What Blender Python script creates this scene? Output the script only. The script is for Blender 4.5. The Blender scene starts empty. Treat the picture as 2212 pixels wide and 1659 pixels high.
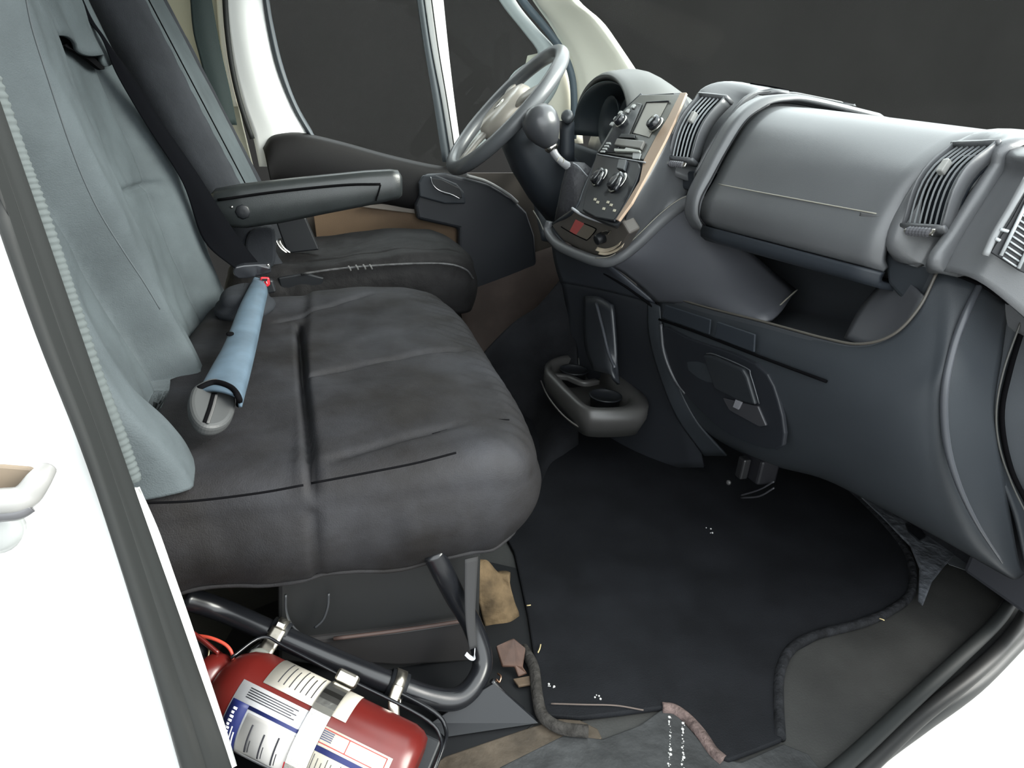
import bpy, bmesh, math, random
from mathutils import Vector, Matrix, noise

random.seed(7)
SC = bpy.context.scene
COL = SC.collection
PI = math.pi

# ------------------------------------------------------------------ camera
# vehicle axes: X forward, Y to the driver's side, Z up; cab floor at z = 0
CAM = Vector((0.18, -0.54, 0.81))
FPX = 1343.0
_az, _el, _ro = math.radians(17.4), math.radians(-22.4), math.radians(4.2)
FW = Vector((math.cos(_el)*math.sin(_az), math.cos(_el)*math.cos(_az), math.sin(_el)))
_r = FW.cross(Vector((0, 0, 1))).normalized()
_u = _r.cross(FW)
RT = _r*math.cos(_ro) + _u*math.sin(_ro)
UP = -_r*math.sin(_ro) + _u*math.cos(_ro)
cd = bpy.data.cameras.new('camera')
cam = bpy.data.objects.new('camera', cd)
COL.objects.link(cam)
cd.sensor_fit = 'HORIZONTAL'
cd.sensor_width = 36.0
cd.lens = FPX/2212*36.0
cd.clip_start = 0.02
cam.matrix_world = Matrix(((RT.x, UP.x, -FW.x, CAM.x), (RT.y, UP.y, -FW.y, CAM.y),
                           (RT.z, UP.z, -FW.z, CAM.z), (0, 0, 0, 1)))
SC.camera = cam

# ------------------------------------------------------------------ daylight: bright overcast sky
w = bpy.data.worlds.new('overcast_sky')
SC.world = w
w.use_nodes = True
nt = w.node_tree
bg = nt.nodes['Background']
bg.inputs[0].default_value = (0.92, 0.98, 1.0, 1)
bg.inputs[1].default_value = 5.0
# hazy sun ahead of the van on the passenger side
sd_ = bpy.data.lights.new('hazy_sun', 'SUN'); sd_.energy = 13.0; sd_.angle = math.radians(40); sd_.color = (1.0, .97, .90)
sun = bpy.data.objects.new('hazy_sun', sd_); COL.objects.link(sun)
_se, _sa = math.radians(30), math.radians(-28)
sun.rotation_euler = Vector((math.cos(_se)*math.cos(_sa), math.cos(_se)*math.sin(_sa), math.sin(_se))).to_track_quat('Z', 'Y').to_euler()
SC.view_settings.view_transform = 'Standard'
SC.view_settings.look = 'None'
SC.view_settings.gamma = 1.0
SC.view_settings.use_curve_mapping = False
SC.view_settings.exposure = 0.0

# ------------------------------------------------------------------ helpers: rays to planes
def ray(u, v):
    return FW + RT*((u-1106)/FPX) + UP*((829.5-v)/FPX)
def ux(u, v, X):
    d = ray(u, v); return CAM + d*((X-CAM.x)/d.x)
def uy(u, v, Y):
    d = ray(u, v); return CAM + d*((Y-CAM.y)/d.y)
def uz(u, v, Z):
    d = ray(u, v); return CAM + d*((Z-CAM.z)/d.z)
class Plane:
    def __init__(s, p, q, r):
        s.p = Vector(p); s.n = (Vector(q)-s.p).cross(Vector(r)-s.p).normalized()
        if s.n.dot(CAM-s.p) < 0: s.n = -s.n
    def at(s, u, v, off=0.0):
        d = ray(u, v); p = s.p + s.n*off
        return CAM + d*((p-CAM).dot(s.n)/d.dot(s.n))
PY = lambda y: Plane((0, y, 0), (1, y, 0), (0, y, 1))
PX = lambda x: Plane((x, 0, 0), (x, 1, 0), (x, 0, 1))
PZ = lambda z: Plane((0, 0, z), (1, 0, z), (0, 1, z))

# ------------------------------------------------------------------ materials (all procedural)
MATS = {}
def mat(name, col, rough=0.5, spec=0.5, metal=0.0, bump=0.0, bscale=200.0, var=0.0, vscale=8.0, col2=None,
        coat=0.0, stretch=None, sheen=0.0, bump2=0.0, b2scale=20.0):
    if name in MATS: return MATS[name]
    m = bpy.data.materials.new(name); m.use_nodes = True
    t = m.node_tree; N = t.nodes; L = t.links
    b = N['Principled BSDF']
    b.inputs['Roughness'].default_value = rough
    b.inputs['Metallic'].default_value = metal
    b.inputs['Specular IOR Level'].default_value = spec
    if coat: b.inputs['Coat Weight'].default_value = coat; b.inputs['Coat Roughness'].default_value = 0.15
    if sheen: b.inputs['Sheen Weight'].default_value = sheen
    tc = N.new('ShaderNodeTexCoord')
    vec = tc.outputs['Object']
    if stretch:
        mp = N.new('ShaderNodeMapping'); mp.inputs['Scale'].default_value = stretch
        L.new(vec, mp.inputs[0]); vec = mp.outputs[0]
    c = (col[0], col[1], col[2], 1)
    if var or col2:
        n = N.new('ShaderNodeTexNoise'); n.inputs['Scale'].default_value = vscale
        n.inputs['Detail'].default_value = 6; n.inputs['Roughness'].default_value = 0.6
        L.new(vec, n.inputs['Vector'])
        r = N.new('ShaderNodeValToRGB')
        r.color_ramp.elements[0].position = 0.35; r.color_ramp.elements[1].position = 0.68
        if col2:
            r.color_ramp.elements[0].color = c; r.color_ramp.elements[1].color = (*col2, 1)
        else:
            r.color_ramp.elements[0].color = tuple(x*(1-var) for x in col) + (1,)
            r.color_ramp.elements[1].color = tuple(min(1, x*(1+var)) for x in col) + (1,)
        L.new(n.outputs['Fac'], r.inputs[0]); L.new(r.outputs[0], b.inputs['Base Color'])
    else:
        b.inputs['Base Color'].default_value = c
    nrm = None
    for (bs, sc, dist) in ((bump2, b2scale, 0.01), (bump, bscale, 0.002)):
        if bs:
            n2 = N.new('ShaderNodeTexNoise'); n2.inputs['Scale'].default_value = sc
            n2.inputs['Detail'].default_value = 4
            L.new(vec, n2.inputs['Vector'])
            bp = N.new('ShaderNodeBump'); bp.inputs['Strength'].default_value = bs
            bp.inputs['Distance'].default_value = dist
            L.new(n2.outputs['Fac'], bp.inputs['Height'])
            if nrm: L.new(nrm, bp.inputs['Normal'])
            nrm = bp.outputs[0]
    if nrm: L.new(nrm, b.inputs['Normal'])
    MATS[name] = m
    return m

def glass_mat():
    m = bpy.data.materials.new('window_glass'); m.use_nodes = True
    t = m.node_tree; t.nodes.remove(t.nodes['Principled BSDF'])
    tr = t.nodes.new('ShaderNodeBsdfTransparent'); tr.inputs[0].default_value = (0.93, 0.95, 0.94, 1)
    gl = t.nodes.new('ShaderNodeBsdfGlossy'); gl.inputs['Roughness'].default_value = 0.02
    mx = t.nodes.new('ShaderNodeMixShader'); mx.inputs[0].default_value = 0.001
    t.links.new(tr.outputs[0], mx.inputs[1]); t.links.new(gl.outputs[0], mx.inputs[2])
    t.links.new(mx.outputs[0], t.nodes['Material Output'].inputs[0])
    return m
M_GLASS = glass_mat()

M_FABRIC = mat('seat_cover_fabric', (0.050, 0.060, 0.065), 0.75, 0.12, bump=0.35, bscale=600, var=0.16, vscale=7, bump2=0.3, b2scale=14)
M_FABRIC_T = mat('worn_seat_cushion_fabric', (0.0098, 0.0090, 0.0090), 0.62, 0.12, bump=0.3, bscale=600, col2=(0.0235, 0.024, 0.0275), vscale=5, bump2=0.3, b2scale=16)
M_FABRIC_D = mat('charcoal_seat_fabric', (0.020, 0.022, 0.026), 0.75, 0.12, bump=0.3, bscale=600, var=0.2, vscale=6, bump2=0.25, b2scale=18)
M_SEAM = mat('seam_thread', (0.0025, 0.0025, 0.003), 0.9, 0.03)
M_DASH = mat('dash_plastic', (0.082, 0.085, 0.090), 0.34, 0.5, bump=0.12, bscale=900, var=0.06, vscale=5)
M_DASH_SHADE = mat('shaded_dash_plastic', (0.022, 0.0255, 0.030), 0.5, 0.3, bump=0.12, bscale=900, var=0.06, vscale=5)  # same plastic as the upper dash; shade on lower parts put into the colour
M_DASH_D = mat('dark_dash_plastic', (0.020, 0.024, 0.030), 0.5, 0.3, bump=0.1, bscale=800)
M_BLACK = mat('black_plastic', (0.008, 0.009, 0.011), 0.45, 0.35)
M_GLOSS = mat('gloss_black_plastic', (0.012, 0.013, 0.016), 0.16, 0.6)
M_RUBBER = mat('seal_rubber', (0.013, 0.0142, 0.0142), 0.6, 0.2)
M_MAT = mat('floor_mat_rubber', (0.007, 0.0075, 0.009), 0.75, 0.1, bump=0.4, bscale=400, var=0.25, vscale=9)
M_FLOOR = mat('grey_floor_rubber', (0.022, 0.022, 0.021), 0.55, 0.4, bump=0.2, bscale=300, var=0.3, vscale=7)
M_CARPET = mat('black_carpet', (0.010, 0.0105, 0.012), 0.95, 0.1, bump=0.7, bscale=500, var=0.3, vscale=10)
M_CREAM = mat('cream_painted_metal', (0.70, 0.68, 0.56), 0.45, 0.4)
M_WHITE = mat('white_body_paint', (0.80, 0.81, 0.80), 0.3, 0.5, coat=0.4)
M_BEIGE = mat('tan_door_card', (0.13, 0.085, 0.052), 0.7, 0.3, bump=0.2, bscale=300, var=0.08)
M_CHROME = mat('chrome_metal', (0.72, 0.70, 0.66), 0.22, 0.5, metal=1.0, bump=0.1, bscale=120)
M_STEEL = mat('plated_steel', (0.50, 0.47, 0.41), 0.3, 0.5, metal=1.0, var=0.25, vscale=60)
M_TUBE = mat('black_enamel_tube', (0.006, 0.0065, 0.008), 0.25, 0.45)
M_RED = mat('red_enamel', (0.078, 0.0075, 0.006), 0.3, 0.5, var=0.15, vscale=9)
M_REDPL = mat('red_plastic', (0.50, 0.02, 0.03), 0.3, 0.5)
M_PAPER = mat('label_paper', (0.34, 0.32, 0.28), 0.6, 0.3, var=0.05, vscale=30)
M_INK = mat('black_ink', (0.02, 0.02, 0.025), 0.7, 0.2)
M_INKRED = mat('red_ink', (0.35, 0.03, 0.03), 0.7, 0.2)
M_BLUE = mat('blue_ink', (0.006, 0.010, 0.060), 0.5, 0.3)
M_BELT = mat('seat_belt_webbing', (0.0022, 0.0024, 0.0032), 0.8, 0.02, bump=0.2, bscale=900)
M_SLEEVE = mat('blue_grey_belt_sleeve', (0.065, 0.095, 0.125), 0.45, 0.3, var=0.2, vscale=18)
M_GROUND = mat('sunlit_concrete', (0.23, 0.23, 0.225), 0.9, 0.2, var=0.06, vscale=1.2, bump=0.2, bscale=40)
M_BACKDROP = mat('charcoal_backdrop', (0.0096, 0.0094, 0.0093), 0.95, 0.0, var=0.10, vscale=0.7)

# ------------------------------------------------------------------ helpers: objects
def tag(o, label=None, cat=None, group=None, kind=None):
    if label: o['label'] = label
    if cat: o['category'] = cat
    if group: o['group'] = group
    if kind: o['kind'] = kind
    return o
def thing(name, label, cat, loc, group=None):
    o = bpy.data.objects.new(name, None); COL.objects.link(o)
    o.location = loc; o.empty_display_size = 0.05
    return tag(o, label, cat, group)
def adopt(o, parent):
    if parent is None: return
    o.parent = parent
    if parent.type == 'EMPTY':
        o.matrix_parent_inverse = Matrix.Translation(-Vector(parent.location))
def link(name, me, m, parent=None, label=None):
    o = bpy.data.objects.new(name, me); COL.objects.link(o)
    if m and not me.materials: me.materials.append(m)
    adopt(o, parent)
    if label: o['label'] = label
    return o
def mesh(name, V, Fc, m, parent=None, smooth=True, bevel=0.0, solid=0.0, off=-1.0, sub=0, label=None, recalc=True, bseg=2):
    me = bpy.data.meshes.new(name)
    me.from_pydata([tuple(v) for v in V], [], Fc)
    if recalc:
        bm = bmesh.new(); bm.from_mesh(me)
        bmesh.ops.recalc_face_normals(bm, faces=bm.faces); bm.to_mesh(me); bm.free()
    if smooth:
        me.polygons.foreach_set('use_smooth', [True]*len(me.polygons))
    me.update()
    o = link(name, me, m, parent, label)
    if sub:
        md = o.modifiers.new('sub', 'SUBSURF'); md.levels = md.render_levels = sub
    if solid:
        md = o.modifiers.new('solid', 'SOLIDIFY'); md.thickness = solid; md.offset = off
    if bevel:
        md = o.modifiers.new('bevel', 'BEVEL'); md.width = bevel; md.segments = bseg
        md.limit_method = 'ANGLE'; md.angle_limit = math.radians(35)
    return o
def cr(p0, p1, p2, p3, t):
    return 0.5*((2*p1) + (p2-p0)*t + (2*p0-5*p1+4*p2-p3)*t*t + (3*p1-p0-3*p2+p3)*t**3)
def spline(pts, n, closed=False):
    """n samples per span, Catmull-Rom"""
    pts = [Vector(p) for p in pts]; k = len(pts); out = []
    if k == 2 and not closed:
        return [pts[0].lerp(pts[1], i/n) for i in range(n+1)]
    for i in range(k if closed else k-1):
        if closed:
            a, b, c, d = pts[i-1], pts[i], pts[(i+1) % k], pts[(i+2) % k]
        else:
            b, c = pts[i], pts[i+1]
            a = pts[i-1] if i else b*2-c
            d = pts[i+2] if i+2 < k else c*2-b
        out += [cr(a, b, c, d, j/n) for j in range(n)]
    if not closed: out.append(pts[-1])
    return out
def grid_faces(nr, nc, wrapc=False, base=0):
    F_ = []
    for i in range(nr-1):
        for j in range(nc if wrapc else nc-1):
            k = (j+1) % nc
            F_.append((base+i*nc+j, base+i*nc+k, base+(i+1)*nc+k, base+(i+1)*nc+j))
    return F_
def patch(name, rows, m, parent=None, n=5, thick=0.006, toward=None, **kw):
    """smooth surface through rows of control points, given thickness away from the viewer side"""
    R1 = [spline(r, n) for r in rows]
    cols = list(zip(*R1))
    C2 = [spline(c, n) for c in cols]
    nc = len(C2); nr = len(C2[0])
    V = [C2[j][i] for i in range(nr) for j in range(nc)]
    Fc = grid_faces(nr, nc)
    # orient to the cab side
    a, b, c, d = (V[k] for k in Fc[len(Fc)//2])
    nn = (b-a).cross(d-a)
    tgt = Vector(toward) if toward else Vector((0.2, 0.3, 0.9))
    if nn.dot(tgt-a) < 0: Fc = [f[::-1] for f in Fc]
    return mesh(name, V, Fc, m, parent, solid=thick, off=-1.0, recalc=False, **kw)
def rings(name, R, m, parent=None, cap=True, **kw):
    nc = len(R[0]); V = [p for r in R for p in r]
    Fc = grid_faces(len(R), nc, True)
    if cap:
        for k, base in ((0, 0), (1, (len(R)-1)*nc)):
            c = sum((Vector(p) for p in R[-1 if k else 0]), Vector())/nc
            V.append(c); ci = len(V)-1
            for j in range(nc):
                Fc.append((base+j, base+(j+1) % nc, ci))
    return mesh(name, V, Fc, m, parent, **kw)
def frames(P, up=None):
    T = []
    for i in range(len(P)):
        a = P[max(i-1, 0)]; b = P[min(i+1, len(P)-1)]
        d = (b-a); T.append(d.normalized() if d.length > 1e-9 else Vector((0, 0, 1)))
    n = up if up is not None else (Vector((0, 0, 1)) if abs(T[0].z) < 0.9 else Vector((1, 0, 0)))
    out = []
    for t in T:
        n = (n - t*n.dot(t)).normalized(); out.append((t, n, t.cross(n)))
    return out
def tube(name, pts, r, m, parent=None, seg=10, n=6, smooth_path=True, closed=False, cap=True, **kw):
    P = spline(pts, n, closed) if smooth_path else [Vector(p) for p in pts]
    if closed: P = P + [P[0]]
    rr = (lambda t: r) if not isinstance(r, (list, tuple)) else (lambda t: r[min(int(t*(len(r)-1)), len(r)-2)]*(1-(t*(len(r)-1)-min(int(t*(len(r)-1)), len(r)-2))) + r[min(int(t*(len(r)-1)), len(r)-2)+1]*(t*(len(r)-1)-min(int(t*(len(r)-1)), len(r)-2)))
    Fm = frames(P); R = []
    for i, (p, (t, a, b)) in enumerate(zip(P, Fm)):
        q = rr(i/(len(P)-1))
        R.append([p + (a*math.cos(2*PI*k/seg) + b*math.sin(2*PI*k/seg))*q for k in range(seg)])
    return rings(name, R, m, parent, cap=cap and not closed, **kw)
def ribbon(name, pts, width, thick, m, parent=None, side=None, n=8, bow=0.0, **kw):
    """flat band following a path; side = width direction(s)"""
    P = spline(pts, n); k = len(P); R = []
    for i, p in enumerate(P):
        a = P[max(i-1, 0)]; b = P[min(i+1, k-1)]; t = (b-a).normalized()
        s = side[0].lerp(side[1], i/(k-1)) if isinstance(side, (list, tuple)) else side
        s = (s - t*s.dot(t)).normalized(); nn = t.cross(s)
        wd = width[0]+(width[1]-width[0])*i/(k-1) if isinstance(width, (list, tuple)) else width
        ring = []
        for q in (-1, -0.5, 0, 0.5, 1): ring.append(p + s*wd/2*q + nn*(thick/2 + bow*(1-q*q)))
        for q in (1, 0.5, 0, -0.5, -1): ring.append(p + s*wd/2*q + nn*(-thick/2 + bow*(1-q*q)))
        R.append(ring)
    return rings(name, R, m, parent, **kw)
def prism(name, pts, vec, m, parent=None, bevel=0.0, smooth=False, **kw):
    """closed outline pushed along vec (thickness)"""
    pts = [Vector(p) for p in pts]; vec = Vector(vec); n = len(pts)
    V = pts + [p+vec for p in pts]
    Fc = [tuple(range(n)), tuple(range(2*n-1, n-1, -1))]
    Fc += [(i, (i+1) % n, n+(i+1) % n, n+i) for i in range(n)]
    return mesh(name, V, Fc, m, parent, smooth=smooth, bevel=bevel, **kw)
def plate(name, px, pl, thick, m, parent=None, off=0.0, curve=0, bevel=0.0, **kw):
    """raised plate lying on plane pl with the outline given as viewed"""
    P = [pl.at(u, v, off) for u, v in px]
    if curve: P = spline(P, curve, True)
    return prism(name, P, pl.n*thick, m, parent, bevel, **kw)
def lathe(name, origin, axis, prof, m, parent=None, seg=24, up=None, **kw):
    """prof: list of (distance along axis, radius)"""
    axis = Vector(axis).normalized(); origin = Vector(origin)
    a = (Vector((0, 0, 1)) if abs(axis.z) < 0.9 else Vector((1, 0, 0)))
    a = (a - axis*a.dot(axis)).normalized(); b = axis.cross(a)
    R = [[origin + axis*h + (a*math.cos(2*PI*k/seg)+b*math.sin(2*PI*k/seg))*max(r, 1e-4) for k in range(seg)] for h, r in prof]
    return rings(name, R, m, parent, **kw)
def box(name, c, size, m, parent=None, bevel=0.003, axes=None, **kw):
    c = Vector(c); A = axes or (Vector((1, 0, 0)), Vector((0, 1, 0)), Vector((0, 0, 1)))
    V = [c + A[0]*(size[0]/2*i) + A[1]*(size[1]/2*j) + A[2]*(size[2]/2*k) for i in (-1, 1) for j in (-1, 1) for k in (-1, 1)]
    Fc = [(0, 1, 3, 2), (4, 6, 7, 5), (0, 4, 5, 1), (2, 3, 7, 6), (0, 2, 6, 4), (1, 5, 7, 3)]
    return mesh(name, V, Fc, m, parent, smooth=False, bevel=bevel, **kw)
def nz(x, y, z, s=1.0):
    return noise.noise(Vector((x*s, y*s, z*s)))
def groove(d, w):
    return math.exp(-(d/w)**2)
def sstep(a, b, x):
    t = min(1, max(0, (x-a)/(b-a))); return t*t*(3-2*t)
def drape(name, outline, ztop, zbot, m, parent=None, fillet=0.05, na=240, nr=46, ns=16, bulge=0.012, disp=None, inset=None, center=None, **kw):
    """upholstered pad: plan outline, rounded shoulder, sides hanging down to zbot(x,y)"""
    O = [Vector((p[0], p[1], 0)) for p in spline([(a, b, 0) for a, b in outline], 24, True)]
    L = [0]
    for i in range(len(O)): L.append(L[-1] + (O[(i+1) % len(O)]-O[i]).length)
    Q = []; j = 0
    for k in range(na):
        s = L[-1]*k/na
        while L[j+1] < s: j += 1
        t = (s-L[j])/max(1e-9, L[j+1]-L[j]); Q.append(O[j].lerp(O[(j+1) % len(O)], t))
    c = Vector((center[0], center[1], 0)) if center else sum(Q, Vector())/na
    R = []
    nrm = []
    for k in range(na):
        t = (Q[(k+1) % na]-Q[k-1]).normalized(); n_ = Vector((t.y, -t.x, 0))
        if n_.dot(Q[k]-c) < 0: n_ = -n_
        nrm.append(n_)
    for i in range(1, nr+1):
        f = i/nr; f = f**0.8
        R.append([(c.lerp(Q[k]-nrm[k]*fillet, f), 0.0, nrm[k]) for k in range(na)])
    for i in range(1, 11):
        a = PI/2*i/10
        R.append([(Q[k]-nrm[k]*fillet*(1-math.sin(a)), fillet*(1-math.cos(a)), nrm[k]) for k in range(na)])
    V = []; zt0 = ztop(c.x, c.y)
    for ring in R:
        for (p, dz, n_) in ring:
            z = ztop(p.x, p.y)-dz
            q = Vector((p.x, p.y, z))
            if disp: q += disp(p.x, p.y, z, n_, dz/fillet)
            V.append(q)
    last = R[-1]
    for i in range(1, ns+1):
        f = i/ns
        for (p, dz, n_) in last:
            z0 = ztop(p.x, p.y)-fillet; z1 = zbot(p.x, p.y); z = z0+(z1-z0)*f
            q = Vector((p.x, p.y, z)) + n_*bulge*math.sin(f*PI)
            if inset: q -= n_*inset*f*f
            if disp: q += disp(p.x, p.y, z, n_, 1.0+f)
            V.append(q)
    Fc = grid_faces(nr+10+ns, na, True)
    V.append(Vector((c.x, c.y, zt0)) + (disp(c.x, c.y, zt0, Vector((0, 0, 1)), 0) if disp else Vector())); ci = len(V)-1
    for j in range(na): Fc.append((j, (j+1) % na, ci))
    # closing bottom
    base = (nr+10+ns-1)*na
    V.append(Vector((c.x, c.y, zbot(c.x, c.y)+0.01))); bi = len(V)-1
    for j in range(na): Fc.append((base+j, base+(j+1) % na, bi))
    return mesh(name, V, Fc, m, parent, **kw)
V3_ = Vector
# ================================================================== the setting
def struct(o, label, cat='structure'):
    return tag(o, label, None, None, 'structure')
S = lambda o: tag(o, kind='structure')

# ground outside, overexposed in daylight
g = mesh('ground', [(-14, -14, -.56), (14, -14, -.56), (14, 14, -.56), (-14, 14, -.56)], [(0, 1, 2, 3)], M_GROUND, smooth=False)
struct(g, 'pale concrete ground outside the open passenger door')
# added charcoal backdrop wall that makes the windows look dark
wl = box('wall_left', (2.5, 4.6, 1.0), (17, .2, 3.1), M_BACKDROP, bevel=0.0)
struct(wl, 'charcoal backdrop wall added to darken the view through the van windows')

# cab floor
fp = [uz(2196, 1262, 0), uz(2150, 1330, 0), uz(2060, 1420, 0), uz(1950, 1520, 0), uz(1800, 1659, 0)]
outl = [Vector((-.50, -.10, 0)), Vector((.70, -.135, 0))] + fp[::-1] + [Vector((1.62, .25, 0)), Vector((1.62, 1.80, 0)), Vector((-.50, 1.80, 0))]
floor = prism('floor', outl, (0, 0, -.04), M_FLOOR, bevel=.004)
struct(floor, 'worn grey rubber cab floor')

# sill seal along the door opening
sp = [uz(2204, 1262, .012), uz(2160, 1335, .012), uz(2065, 1427, .012), uz(1957, 1527, .012), uz(1806, 1666, .012), uz(1560, 1860, .012)]
t1 = tube('trim_1', sp, .011, M_RUBBER, n=8); struct(t1, 'black rubber door seal curving along the sill')
sp2 = [uz(2222, 1312, -.01), uz(2190, 1368, -.01), uz(2100, 1458, -.01), uz(1980, 1555, -.01), uz(1845, 1680, -.01), uz(1600, 1880, -.01)]
t2 = tube('lip', sp2, .012, mat('sill_lip_rubber', (.012, .012, .012), .5, .35), t1, n=8)
# outer sill skin below the seals
r0 = [p + Vector((0, 0, -.03)) for p in sp]; r1 = [uz(2260, 1350, -.05), uz(2212, 1402, -.05), uz(2120, 1495, -.05), uz(2005, 1580, -.05), uz(1885, 1672, -.05), uz(1660, 1880, -.05)]
r2 = [p + Vector((0, .05, -.12)) for p in r1]
sl = patch('trim_2', [r0, [a.lerp(b, .5)+Vector((0, 0, .012)) for a, b in zip(r0, r1)], r1, r2], mat('grey_sill_paint', (.018, .019, .019), .45, .3), n=6, toward=(1, -2, 2))
struct(sl, 'grey painted outer sill under the door seal')
# painted step and sill metal at the lower centre
step = plate('trim_3', [(935, 1659), (960, 1640), (1120, 1585), (1215, 1555), (1250, 1560), (1290, 1580), (1300, 1600), (1180, 1700), (900, 1720)], PZ(-.002), .006, mat('dusty_sill_metal', (.045, .036, .027), .6, .2, var=.45, vscale=14, bump2=.3, b2scale=40), bevel=.002)
struct(step, 'dusty brown metal sill strip before the torn mat')

# rear bulkhead, roof, B-pillar on the driver side
bh = box('wall_rear', (-.53, .88, .75), (.03, 1.95, 1.6), M_CREAM, bevel=0); struct(bh, 'cream bulkhead behind the seats')
cl = patch('ceiling', [[(-.52, -.02, 1.40), (.2, -.02, 1.44), (.70, -.02, 1.42)], [(-.52, .88, 1.44), (.2, .88, 1.48), (.74, .88, 1.46)], [(-.52, 1.82, 1.40), (.2, 1.82, 1.44), (.70, 1.82, 1.42)]], mat('headliner', (.45, .44, .40), .9, .1), thick=.03, toward=(.2, .9, .5))
struct(cl, 'pale roof lining over the cab')

# driver-side B pillar: white painted column beside the driver seat
yb = 1.80
bp = [[uy(484, -40, yb), uy(520, -40, yb-.01), uy(566, -40, yb)],
      [uy(492, 60, yb), uy(532, 60, yb-.015), uy(580, 60, yb)],
      [uy(505, 150, yb), uy(552, 150, yb-.02), uy(600, 150, yb)],
      [uy(525, 230, yb), uy(578, 230, yb-.02), uy(632, 230, yb)],
      [uy(545, 290, yb), uy(605, 292, yb-.02), uy(664, 292, yb)],
      [uy(560, 360, yb), uy(610, 360, yb-.02), uy(670, 360, yb)]]
bp.insert(0, [p + (p-q)*((1.42-p.z)/(p.z-q.z)) for p, q in zip(bp[0], bp[1])])
b1 = patch('trim_4', bp, M_WHITE, thick=.03); struct(b1, 'white painted door pillar beside the driver seat')
tube('seal', [uy(484, -40, yb-.01), uy(490, 60, yb-.012), uy(502, 150, yb-.012), uy(521, 230, yb-.012), uy(545, 300, yb-.012)], .008, M_RUBBER, b1)
tube('seal', [uy(474, -40, yb+.01), uy(480, 60, yb+.01), uy(492, 150, yb+.01), uy(510, 230, yb+.01)], .011, M_CREAM, b1)
bq = patch('trim_5', [[uy(200, -260, 1.84), uy(330, -260, 1.86), uy(470, -260, 1.84)], [uy(200, 150, 1.84), uy(330, 150, 1.86), uy(500, 150, 1.84)], [uy(200, 420, 1.84), uy(330, 420, 1.86), uy(560, 420, 1.84)]], mat('olive_cream_pillar', (.36, .35, .27), .6, .3), thick=.02)
struct(bq, 'cream inner panel behind the driver seat')

# ---------------------------------------------------------------- driver door (closed, far side)
D = bpy.data.objects.new('door_1', None); COL.objects.link(D); D.location = (.45, 1.8, 0)
struct(D, 'closed driver door with dark belt rail and map pocket')
yd = 1.80
# lower door skin
mesh('door_card', [uy(560, 400, yd+.02), uy(900, 405, yd+.02), uy(1010, 374, yd+.02), uy(1330, 374, yd+.02), uy(1330, 900, yd+.02), uy(560, 900, yd+.02)], [(0, 1, 2, 3, 4, 5)], mat('grey_beige_door_skin', (.07, .06, .052), .7, .3, var=.1, vscale=6), D, smooth=False, solid=.02, off=1)
# padded belt rail
belt_top = [(566, 318), (584, 291), (622, 283), (664, 287), (740, 305), (830, 330), (910, 349), (975, 362), (1045, 385)]
r_a = [uy(u, v+2, yd+.03) for u, v in belt_top]
r_b = [uy(u+2, v+3, yd-.015) for u, v in belt_top]
r_c = [uy(u+6, v+16, yd-.05) for u, v in belt_top]
low = [(585, 395), (600, 392), (640, 396), (690, 405), (760, 425), (840, 440), (905, 450), (960, 440), (1010, 430)]
r_d = [uy((u+6+a)/2, (v+16+b)/2, yd-.065) for (u, v), (a, b) in zip(belt_top, low)]
r_e = [uy(a, b, yd-.05) for a, b in low]
r_f = [uy(a, b+4, yd+.01) for a, b in low]
patch('belt_rail', [r_a, r_b, r_c, r_d, r_e, r_f], mat('door_rail_plastic', (.007, .0066, .007), .55, .2, bump=.15, bscale=700), D, thick=.004)
# tan insert
plate('tan_insert', [(676, 455), (740, 450), (800, 446), (900, 430), (990, 470), (1000, 560), (690, 560)], PY(yd-.02), .006, M_BEIGE, D, bevel=.002)
plate('insert_moulding', [(775, 446), (880, 432), (905, 455), (905, 462)], PY(yd-.035), .008, mat('taupe_moulding', (.17, .15, .13), .6, .3), D, bevel=.002)
# handle surround and map pocket
pk = [(892, 440), (897, 470), (985, 490), (985, 640), (1040, 642), (1105, 634), (1143, 612), (1152, 570), (1147, 505), (1130, 455), (1100, 425), (1050, 396), (1000, 382), (960, 372), (915, 374), (905, 392), (900, 420)]
Ppk = PY(yd-.075)
plate('map_pocket', pk, Ppk, .05, mat('navy_black_pocket', (.014, .016, .021), .5, .4, bump=.1, bscale=700), D, off=-.04, bevel=.012, bseg=3)
hs = plate('handle_bezel', [(905, 425), (903, 395), (912, 378), (940, 377), (985, 396), (1002, 415), (1005, 440), (960, 440)], PY(yd-.10), .012, M_DASH_D, D, bevel=.006, bseg=3)
plate('handle_cup', [(930, 384), (955, 388), (992, 406), (999, 428), (960, 420), (940, 408)], PY(yd-.113), .004, M_BLACK, hs, bevel=.002)
tube('trim_line', [uy(930, 382, yd-.118), uy(936, 400, yd-.118), uy(950, 412, yd-.118), uy(975, 420, yd-.118), uy(994, 430, yd-.118)], .0018, mat('satin_silver', (.35, .36, .38), .3, .5, metal=1), hs)
tube('pocket_edge', [uy(1008, 380, yd-.09), uy(1050, 392, yd-.09), uy(1095, 418, yd-.09), uy(1118, 438, yd-.09)], .006, mat('pale_pocket_edge', (.2, .2, .2), .35, .5), D)
# sill below the door and lit floor of the driver footwell
patch('sill_panel', [[uy(985, 600, 1.74), uy(1110, 560, 1.74), uy(1230, 520, 1.74)], [uy(1000, 700, 1.66), uy(1110, 660, 1.66), uy(1260, 600, 1.66)], [uz(1010, 780, .02), uz(1110, 760, .02), uz(1260, 720, .02)]], mat('taupe_sill_cover', (.06, .045, .04), .75, .2, var=.15, vscale=10), D, thick=.01)

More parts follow.
